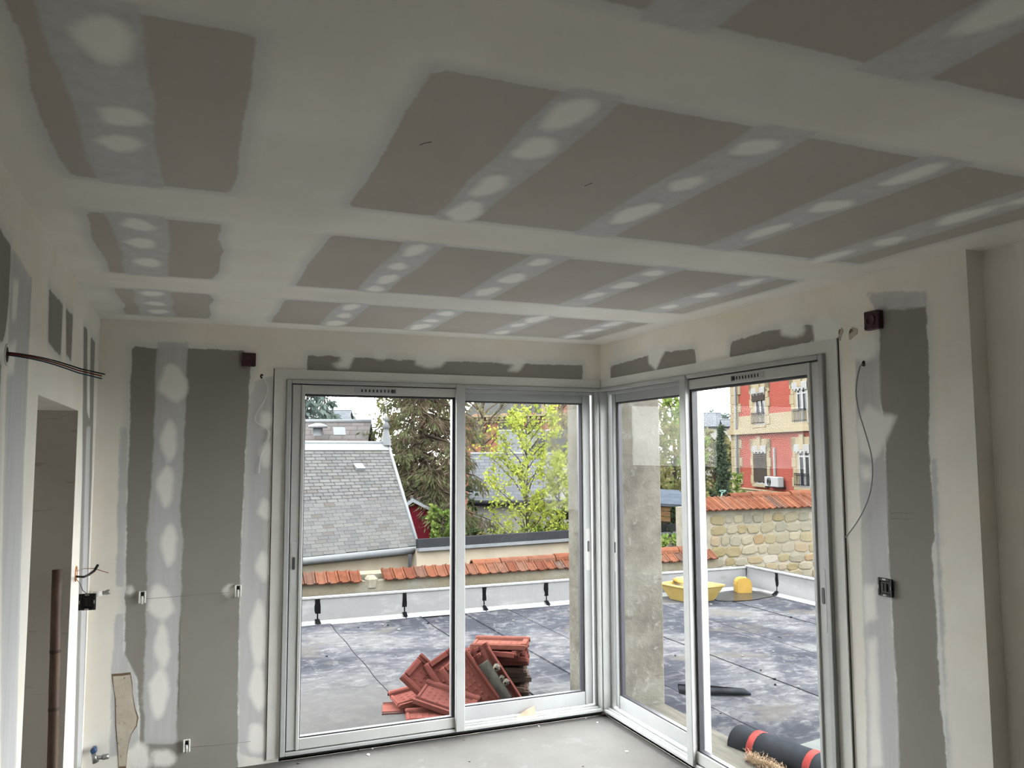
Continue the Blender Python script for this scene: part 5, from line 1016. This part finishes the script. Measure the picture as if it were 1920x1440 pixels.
for pix in ([(1573, 634), (1574, 622), (1578, 617), (1580, 622), (1577, 632), (1576, 637)], [(1593, 633), (1594, 624), (1599, 616), (1605, 619), (1606, 626), (1600, 630), (1596, 635)]):
    wplate('chipped_hole', pix, 0, -.001, .0022, M['torn'], wall_right, .25); wplate('chipped_core', [(x*.5+pix[0][0]*.5, y*.5+pix[2][1]*.5) for x, y in pix], 0, -.001, .003, M['torn_edge'], wall_right)
M['pencil'] = simple('pencil_line', (0.16, 0.15, 0.14), .8, .3, 60)
def pline(pix, axis, par, r=.0009, mt='pencil'):
    mb = MB(); mb.tube([V3(at(x, y, axis, -.0004)) for x, y in pix], r, 4); mb.build('pencil_line', M[mt], par)
pline([(275, 1123), (350, 1117), (428, 1111)], 1, wall_back); pline([(358, 1401), (420, 1396), (470, 1390)], 1, wall_back); pline([(338, 1160), (337, 1240), (335, 1330)], 1, wall_back, .0006)
for yy, x0, x1 in ((962, 1670, 1712), (973, 1671, 1715)):
    x = x0
    while x < x1-4:
        w_ = rng.uniform(4, 9); pline([(x+w_*j/4, yy+rng.uniform(-1.6, 1.6)) for j in range(5)], 0, wall_right, .0007); x += w_+rng.uniform(1.5, 4)
for pix in ([(787, 272), (797, 268), (809, 266)], [(1096, 349), (1103, 346), (1110, 343)]):
    mb = MB(); mb.tube([V3(at(x, y, 2, H-.0004)) for x, y in pix], .0012, 4); mb.build('scuff_mark', M['pencil'], ceiling)
# crumbs on the floor
M['crumb'] = simple('plaster_crumb', (0.62, 0.60, 0.56), .9, .2, 40); M['crumb_d'] = simple('dark_crumb', (0.10, 0.085, 0.07), .9, .2, 40)
src = {}
for px, py, k, s in ((1175, 1410, 0, .011), (1093, 1437, 1, .008), (1135, 1352, 1, .007), (1120, 1355, 0, .009), (1200, 1372, 1, .008), (1225, 1389, 0, .010), (690, 1416, 0, .012), (672, 1406, 1, .009), (698, 1404, 0, .009), (870, 1388, 1, .007), (1010, 1362, 0, .008), (560, 1432, 1, .012), (880, 1428, 1, .008), (1098, 1347, 0, .008)):
    if k not in src:
        mb = MB(); vs = [(rng.uniform(.6, 1)*math.cos(a), rng.uniform(.6, 1)*math.sin(a), z) for z in (0, .5) for a in np.linspace(0, 2*PI, 6, endpoint=False)]+[(0, 0, .75)]; mb.add(vs, [tuple(range(5, -1, -1))]+[(i, (i+1) % 6, 6+(i+1) % 6, 6+i) for i in range(6)]+[(6+i, 6+(i+1) % 6, 12) for i in range(6)])
        o = mb.build('plaster_crumb' if k == 0 else 'dirt_crumb', M['crumb' if k == 0 else 'crumb_d']); src[k] = o; tag(o, 'small pale plaster crumb lying on the concrete floor' if k == 0 else 'small dark dirt crumb lying on the concrete floor', 'crumb', 'pale crumbs on the floor' if k == 0 else 'dark crumbs on the floor')
    else: o = link_copy(src[k])
    q = at(px, py, 2, ZF); o.location = (float(q[0]), float(q[1]), ZF); o.scale = (s, s*rng.uniform(.7, 1.2), s); o.rotation_euler = (0, 0, rng.uniform(0, 6))
# peach coloured piece on the window track
q = V3(at(985, 1336, 1, -.002)); sc2 = MB(); sc2.add([(q.x-.07, -.006, .021), (q.x+.075, -.006, .021), (q.x+.07, .012, .085), (q.x+.01, .012, .066), (q.x-.05, .012, .034), (q.x-.06, .016, .021), (q.x+.075, .016, .021)], [(0, 1, 2, 3, 4), (0, 4, 5), (1, 6, 2), (5, 4, 3, 2, 6)]); o = sc2.build('peach_piece', simple('peach_tint', (0.62, 0.38, 0.27), .5, .25, 22)); tag(o, 'peach coloured piece lying on the lower window track', 'scrap')

# ------------------------------------------------------------------ things on the terrace
TILE = [(0.0, (0.2800, 0.0922, 0.0782, 1)), (0.35, (0.3500, 0.1202, 0.0964, 1)), (0.7, (0.3010, 0.1118, 0.0964, 1)), (1.0, (0.3780, 0.1440, 0.1090, 1))]
M['rooftile'] = per_object('roof_tile_clay', TILE, .65, .16, 12, .15, spec=.35)
M['tile_old'] = per_object('mossy_tile_clay', [(0, (0.2200, 0.1700, 0.1400, 1)), (.6, (0.3000, 0.2400, 0.2000, 1)), (1, (0.2600, 0.1400, 0.1100, 1))], .85, .22, 12, .3, spec=.2, stain=((0.3400, 0.3200, 0.2800, 1), .56))
M['cement'] = simple('grey_cement', (0.25, 0.24, 0.21), .95, .25, 14, .4)
def tile_mesh():
    # interlocking clay tile: field with side roll, water channel, head lugs and a lozenge relief; length along y, 0.42 x 0.25 m
    mb = MB(); prof = [(-.125, .0), (-.121, .030), (-.112, .038), (-.094, .038), (-.084, .030), (-.076, .012), (.070, .012), (.078, .026), (.086, .012), (.096, .012), (.104, .028), (.118, .028), (.125, .0)]
    n = len(prof); ys = (-.21, -.20, .20, .21); vs = []
    for y in ys: vs += [(x, y, z-(0.004 if abs(y) > .205 else 0)) for x, z in prof]
    for y in ys: vs += [(x, y, max(-.004, z-.014)) for x, z in prof]
    o = 4*n; fs = []
    for j in range(3): fs += [(j*n+i, j*n+i+1, (j+1)*n+i+1, (j+1)*n+i) for i in range(n-1)]+[(o+j*n+i+1, o+j*n+i, o+(j+1)*n+i, o+(j+1)*n+i+1) for i in range(n-1)]
    fs += [(i+1, i, o+i, o+i+1) for i in range(n-1)]+[(3*n+i, 3*n+i+1, o+3*n+i+1, o+3*n+i) for i in range(n-1)]
    for j in range(3): fs += [(j*n, (j+1)*n, o+(j+1)*n, o+j*n), (j*n+n-1, o+j*n+n-1, o+(j+1)*n+n-1, (j+1)*n+n-1)]
    mb.add(vs, fs)
    mb.bbox(-.076, .070, .165, .205, .010, .030, .004); mb.bbox(-.076, .070, -.205, -.185, .010, .020, .003); mb.bbox(-.05, -.02, .185, .212, -.020, .004, .003); mb.bbox(.02, .05, .185, .212, -.020, .004, .003)
    for r_ in range(7):
        for c_2 in range(4):
            cx, cy = -.055+c_2*.036+(.018 if r_ % 2 else 0), -.145+r_*.045
            if cx < .06: mb.add([(cx-.015, cy, .012), (cx, cy-.020, .012), (cx+.015, cy, .012), (cx, cy+.020, .012), (cx, cy, .0175)], [(0, 1, 4), (1, 2, 4), (2, 3, 4), (3, 0, 4)])
    return mb
tile_src = {}
def put_tile(loc, L, N, label, group=None, old=False, name='roof_tile', cement=False):
    L = Vector(L).normalized(); N = Vector(N); N = (N-L*N.dot(L)).normalized(); X = L.cross(N)
    if old not in tile_src: o = tile_mesh().build(name, M['tile_old' if old else 'rooftile'], recalc=False); tile_src[old] = o
    else: o = link_copy(tile_src[old])
    o.matrix_basis = Matrix(((X.x, L.x, N.x, loc[0]), (X.y, L.y, N.y, loc[1]), (X.z, L.z, N.z, loc[2]), (0, 0, 0, 1)))
    for k_ in ('group',):
        if k_ in o.keys(): del o[k_]
    tag(o, label, 'roof tile', group)
    if cement:
        mb = MB(); mb.bbox(-.075, .09, -.17, .14, -.012, .002, .004); c = mb.build('cement_bed', M['cement']); c.parent = o
        mb = MB()
        for (cx, cy, s) in ((-.10, .06, .03), (-.09, -.02, .022), (-.10, -.06, .026)):
            n = 7; mb.lathe([(s, 0), (s*.8, -s*.7), (s*.3, -s)], (cx, cy, -.004), (0, 0, 1), n, smooth=False)
        c = mb.build('mortar_lump', simple('pale_mortar', (0.30, 0.27, 0.23), .95, .2, 30)); c.parent = o
    return o
z = ZR+.012; cx, cy = -.40, .90
for k in range(10):
    yaw = 0.55+rng.uniform(-.28, .28); L = (math.cos(yaw), -math.sin(yaw), rng.uniform(-.02, .02)); old = 1 <= k <= 5
    put_tile((cx+rng.uniform(-.025, .025)-(.02 if k > 6 else 0), cy+rng.uniform(-.02, .02), z), L, (rng.uniform(-.04, .04), rng.uniform(-.04, .04), 1), 'mossy grey-brown roof tile in the lower part of the tile stack' if old else ('orange roof tile at the foot of the tile stack' if k == 0 else 'orange-red roof tile near the top of the tile stack'), 'stacked mossy roof tiles' if old else ('stacked orange roof tiles' if k else None), old)
    z += .0415
def lean(b, t_, N, label, **kw):
    b, t_ = Vector(b), Vector(t_); d = (t_-b).normalized(); c = b+d*.212; return put_tile(tuple(c), d, N, label, **kw)
zb = ZR+.012
lean((-.44, .64, zb), (-.62, .76, ZR+.32), (.35, .75, .45), 'roof tile leaning on the stack showing its grey cement covered underside', cement=True)
lean((-.47, .70, zb+.01), (-.62, .84, ZR+.35), (.3, .75, .5), 'roof tile leaning between the stack and the cement covered tile')
lean((-.60, .64, zb), (-.80, .80, ZR+.33), (-.35, -.75, .45), 'roof tile leaning with its lozenge pattern towards the window')
lean((-.70, .74, zb), (-.86, .92, ZR+.30), (-.3, -.7, .55), 'roof tile leaning behind the lozenge patterned tile')
lean((-.80, .80, zb), (-.99, .90, ZR+.20), (-.4, -.4, .8), 'tilted roof tile with its edge up beside the leaning tiles')
put_tile((-.88, .70, ZR+.085), (.75, -.6, -.22), (-.1, -.35, .9), 'roof tile lying slanted with lozenge pattern up before the leaning tiles')
put_tile((-1.08, .90, ZR+.012), (.95, -.25, .0), (0, 0, -1), 'overturned roof tile lying on the terrace at the pile edge')
put_tile((-1.00, .95, ZR+.075), (.90, .1, .10), (.1, -.12, 1), 'roof tile lying on top of the overturned tile')
put_tile((-.98, .62, ZR+.012), (.97, -.2, .0), (0, 0, 1), 'single roof tile lying flat close to the window sill')
put_tile((-.78, .98, ZR+.012), (.6, .8, 0), (0, 0, 1), 'roof tile lying flat behind the leaning tiles')
# bitumen roll with red bands
M['felt'] = simple('grey_black_felt', (0.058, 0.063, 0.073), .6, .2, 10, .15); M['redtape'] = simple('red_printed_band', (0.55, 0.10, 0.09), .45, .25, 18)
ra, rb2 = V3(at(1385, 1391, 2, ZR+.112)), V3(at(1550, 1452, 2, ZR+.112)); rd = (rb2-ra); rd.z = 0; rd.normalize(); RR = .100; RL = 1.0
roll = empty('bitumen_roll', (ra.x, ra.y, ZR), label='grey-black bitumen roll with red bands lying outside the right window', cat='roll')
mb = MB(); N_ = 28; turns = 4; pts = [ra+rd*s for s in (0, .003, RL-.003, RL)]; mb.tube(pts, [RR-.003, RR, RR, RR-.003], N_, cap=False); mb.build('felt_roll', M['felt'], roll)
mb = MB(); X, Yv, D_ = frame_from(rd)
for e_ in (0, RL):
    sp = []
    for k in range(turns*20+1): a = 2*PI*k/20; r = .018+(RR-.022)*k/(turns*20); sp.append(ra+rd*e_+(X*math.cos(a)+Yv*math.sin(a))*r)
    mb.tube(sp, .0055, 4, cap=False)
    mb.lathe([(RR-.004, .012 if e_ == 0 else -.012), (0, .012 if e_ == 0 else -.012)], ra+rd*e_, rd, 24)
mb.build('roll_end', M['felt'], roll)
for s in (.13, .50): mb = MB(); mb.tube([ra+rd*(s+q) for q in (0, .002, .043, .045)], [RR, RR+.0025, RR+.0025, RR], N_, cap=False); mb.build('red_band', M['redtape'], roll)
# fibre clump on the threshold
fc = [V3(at(x, y, 2, .03)) for x, y in ((1404, 1412), (1425, 1424), (1448, 1432), (1472, 1446))]; g = np.random.default_rng(5); C_, D2 = [], []
for k in range(6000): t_ = g.uniform(0, 3); i = min(2, int(t_)); p = fc[i].lerp(fc[i+1], t_-i); C_.append((p.x+g.normal(0, .014), p.y+g.normal(0, .014), -.008+abs(g.normal(0, .022)))); D2.append(g.normal(0, 1, 3))
fibre = leaves('fibre_clump', C_, D2, .017, .12, simple('tan_fibre', (0.95, 0.62, 0.41), .9, .25, 25), None, g); tag(fibre, 'tan fibre clump lying on the threshold before the bitumen roll', 'fibre clump'); del fibre['kind']
# curled strip of black felt
pa, pb2 = V3(at(1272, 1300, 2, ZR)), V3(at(1408, 1304, 2, ZR)); mb = MB(); n, k2 = 12, 9; d = pb2-pa; sv = Vector((-d.y, d.x, 0)).normalized(); vs = []
for i in range(n):
    f = i/(n-1); r = .035*(1-.25*f)*(0.35 if i == n-1 else 1); c = pa+d*f+Vector((0, 0, r+.004))
    for j in range(k2): a = -2.4+j/(k2-1)*4.6+.2*math.sin(f*5); vs.append(c+sv*math.sin(a)*r*1.3-Vector((0, 0, 1))*math.cos(a)*r)
mb.add(vs, [(i*k2+j, i*k2+j+1, (i+1)*k2+j+1, (i+1)*k2+j) for i in range(n-1) for j in range(k2-1)], 0, True); o = mb.build('felt_offcut', M['felt'], recalc=False); tag(o, 'curled black felt offcut lying alone on the terrace', 'offcut')
# pale sheet and dark block at the right
P4 = [V3(at(x, y, 2, ZR+.012)) for x, y in ((1500, 1402), (1600, 1372), (1640, 1420), (1545, 1428))]; mb = MB(); mb.add(P4+[p+Vector((0, 0, .02)) for p in P4], [(0, 1, 2, 3), (4, 5, 6, 7), (0, 1, 5, 4), (1, 2, 6, 5), (2, 3, 7, 6), (3, 0, 4, 7)]); o = mb.build('insulation_sheet', simple('pale_sheet', (0.20, 0.215, 0.205), .6, .1, 8)); tag(o, 'pale flat sheet lying on the terrace beyond the bitumen roll', 'sheet')
q = V3(at(1556, 1420, 2, ZR+.032)); mb = MB(); mb.bbox(q.x-.04, q.x+.06, q.y-.03, q.y+.04, q.z, q.z+.035, .006); o = mb.build('felt_block', M['felt']); tag(o, 'small dark felt block on the pale sheet', 'block')
# yellow jerrycan and tub in the far corner
M['yellow'] = simple('yellow_plastic', (0.40, 0.25, 0.05), .45, .12, 10); M['yellow_p'] = simple('pale_yellow_plastic', (0.46, 0.34, 0.11), .45, .1, 8)
jc = V3(at(1393, 1112, 2, ZR)); jd = Vector((math.cos(.35), -math.sin(.35), 0)); jn = Vector((jd.y, -jd.x, 0)); jr = empty('jerrycan', tuple(jc), label='small yellow plastic jerrycan standing in the terrace corner', cat='jerrycan')
mb = MB(); prof = [(-.090, .0), (-.100, .012), (-.102, .11), (-.094, .15), (-.075, .178), (-.045, .195), (.0, .200), (.045, .195), (.075, .178), (.094, .15), (.102, .11), (.100, .012), (.090, .0)]
def JT(u, v, w): return tuple(jc+jd*u+jn*w+Vector((0, 0, v+.004)))
mb.prism(prof, JT, -.06, .06); mb.prism([(u*.9, v*.92+.006) for u, v in prof], JT, -.068, .068); mb.build('can_body', M['yellow'], jr)
mb = MB(); mb.lathe([(.018, .19), (.018, .206), (0, .206)], jc+jd*.03, (0, 0, 1), 12); mb.build('screw_cap', M['yellow_p'], jr)
tc_ = V3(at(1247, 1124, 2, ZR)); te = V3(at(1330, 1140, 2, ZR)); td = (te-tc_); td.z = 0; TL = 0.46; td.normalize(); tn = Vector((-td.y, td.x, 0)); tub = empty('mixing_tub', tuple(tc_), label='yellow plastic mixing tub on the terrace near the far parapet', cat='tub')
mb = MB(); ring = lambda u0, u1, w, zz: [tc_+td*u+tn*q+Vector((0, 0, zz)) for u, q in ((u0, 0-w*.0), (u1, 0-w*.0), (u1, .46+w), (u0, .46+w))]
R0, R1_ = [tc_+td*a+tn*b_+Vector((0, 0, .005)) for a, b_ in ((.04, .05), (TL-.04, .05), (TL-.04, .42), (.04, .42))], [tc_+td*a+tn*b_+Vector((0, 0, .19)) for a, b_ in ((-.06, -.03), (TL+.06, -.03), (TL+.06, .50), (-.06, .50))]
I1, I0 = [p.lerp(tc_+td*TL/2+tn*.23+Vector((0, 0, .19)), .06) for p in R1_], [p.lerp(tc_+td*TL/2+tn*.23+Vector((0, 0, .005)), .06)+Vector((0, 0, .015)) for p in R0]
mb.add(R0+R1_+I1+I0, [(0, 1, 2, 3)]+[(i, (i+1) % 4, 4+(i+1) % 4, 4+i) for i in range(4)]+[(4+i, 4+(i+1) % 4, 8+(i+1) % 4, 8+i) for i in range(4)]+[(8+i, 8+(i+1) % 4, 12+(i+1) % 4, 12+i) for i in range(4)]+[(15, 14, 13, 12)]); mb.build('tub_shell', M['yellow_p'], tub)
mb = MB(); mb.tube(R1_+[R1_[0]], .014, 6); mb.build('rim', M['yellow_p'], tub)
bag = MB(); bc_ = tc_+td*.10+tn*.25+Vector((0, 0, .19)); n = 12; vs = []
for i in range(7):
    f = i/6
    for j in range(n): a = 2*PI*j/n; rr = math.sin(PI*(.08+.84*f))*(1+.18*math.sin(3*a+f*4)); vs.append(bc_+td*(f-.5)*.34+tn*math.cos(a)*rr*.12+Vector((0, 0, max(-.012, math.sin(a)*rr*.06)+.02)))
bag.add(vs, [(i*n+j, i*n+(j+1) % n, (i+1)*n+(j+1) % n, (i+1)*n+j) for i in range(6) for j in range(n)]+[tuple(range(n)), tuple(6*n+j for j in range(n))], 0, True); o = bag.build('crumpled_sack', M['yellow']); tag(o, 'crumpled orange-yellow sack lying on the mixing tub', 'sack')
# rain puddle in the corner and grit on the sheets
m = NT('rain_water'); m.set(Base_Color=(0.035, 0.033, 0.028, 1), Roughness=.04); mb = MB(); n = 28; pc = V3(at(1388, 1119, 2, ZR)); mb.add([(pc.x+.05, pc.y+.02, ZR+.012)]+[(pc.x+.05+.62*math.cos(2*PI*k/n)*(1+.18*math.sin(5*2*PI*k/n)), pc.y+.02+.26*math.sin(2*PI*k/n)*(1+.2*math.sin(3*2*PI*k/n+1)), ZR+.012) for k in range(n)], [(0, 1+k, 1+(k+1) % n) for k in range(n)]); mb.build('puddle', m.mat, terrace, recalc=False)
src_p = None; g = random.Random(3)
for k in range(46):
    x, y = (g.uniform(-1.6, 1.6), g.uniform(.6, 3.8)) if k < 22 else (g.uniform(.7, 3.9), g.uniform(-.6, 3.6))
    s = g.uniform(.007, .018)
    if src_p is None: mb = MB(); vs = [(g.uniform(.7, 1)*math.cos(a), g.uniform(.7, 1)*math.sin(a), zz) for zz in (0, .45) for a in np.linspace(0, 2*PI, 6, endpoint=False)]; mb.add(vs, [tuple(range(5, -1, -1)), tuple(range(6, 12))]+[(i, (i+1) % 6, 6+(i+1) % 6, 6+i) for i in range(6)]); o = src_p = mb.build('grit_stone', per_object('grit', [(0, (0.02, 0.02, 0.022, 1)), (.55, (0.03, 0.03, 0.03, 1)), (.6, (0.35, 0.35, 0.34, 1)), (1, (0.3, 0.28, 0.24, 1))], .9)); tag(o, 'tiny stone chip scattered on the terrace felt', 'stone chip', 'stone chips on the terrace')
    else: o = link_copy(src_p)
    o.location = (x, y, ZR+.008); o.scale = (s, s*g.uniform(.5, 1.2), s); o.rotation_euler = (0, 0, g.uniform(0, 6))

# outdoor colours darkened evenly against the overbright sky; indoor ones stay as they are
INDOOR |= {'darkened_outer_profile', 'dark_red_plastic', 'black_plastic', 'bright_steel', 'grey_cable', 'pale_cable', 'black_wire', 'red_wire', 'blue_wire', 'orange_plastic', 'white_plastic', 'dark_hole', 'grey_chrome_fitting', 'blue_plastic', 'stained_wood', 'faded_print', 'torn_plaster', 'torn_paper_edge', 'pencil_line', 'plaster_crumb', 'dark_crumb', 'peach_tint'}
for mt in list(bpy.data.materials):
    if mt.name not in INDOOR and mt.use_nodes: tone(mt, 0.235 if mt.name in PRE else 0.285)
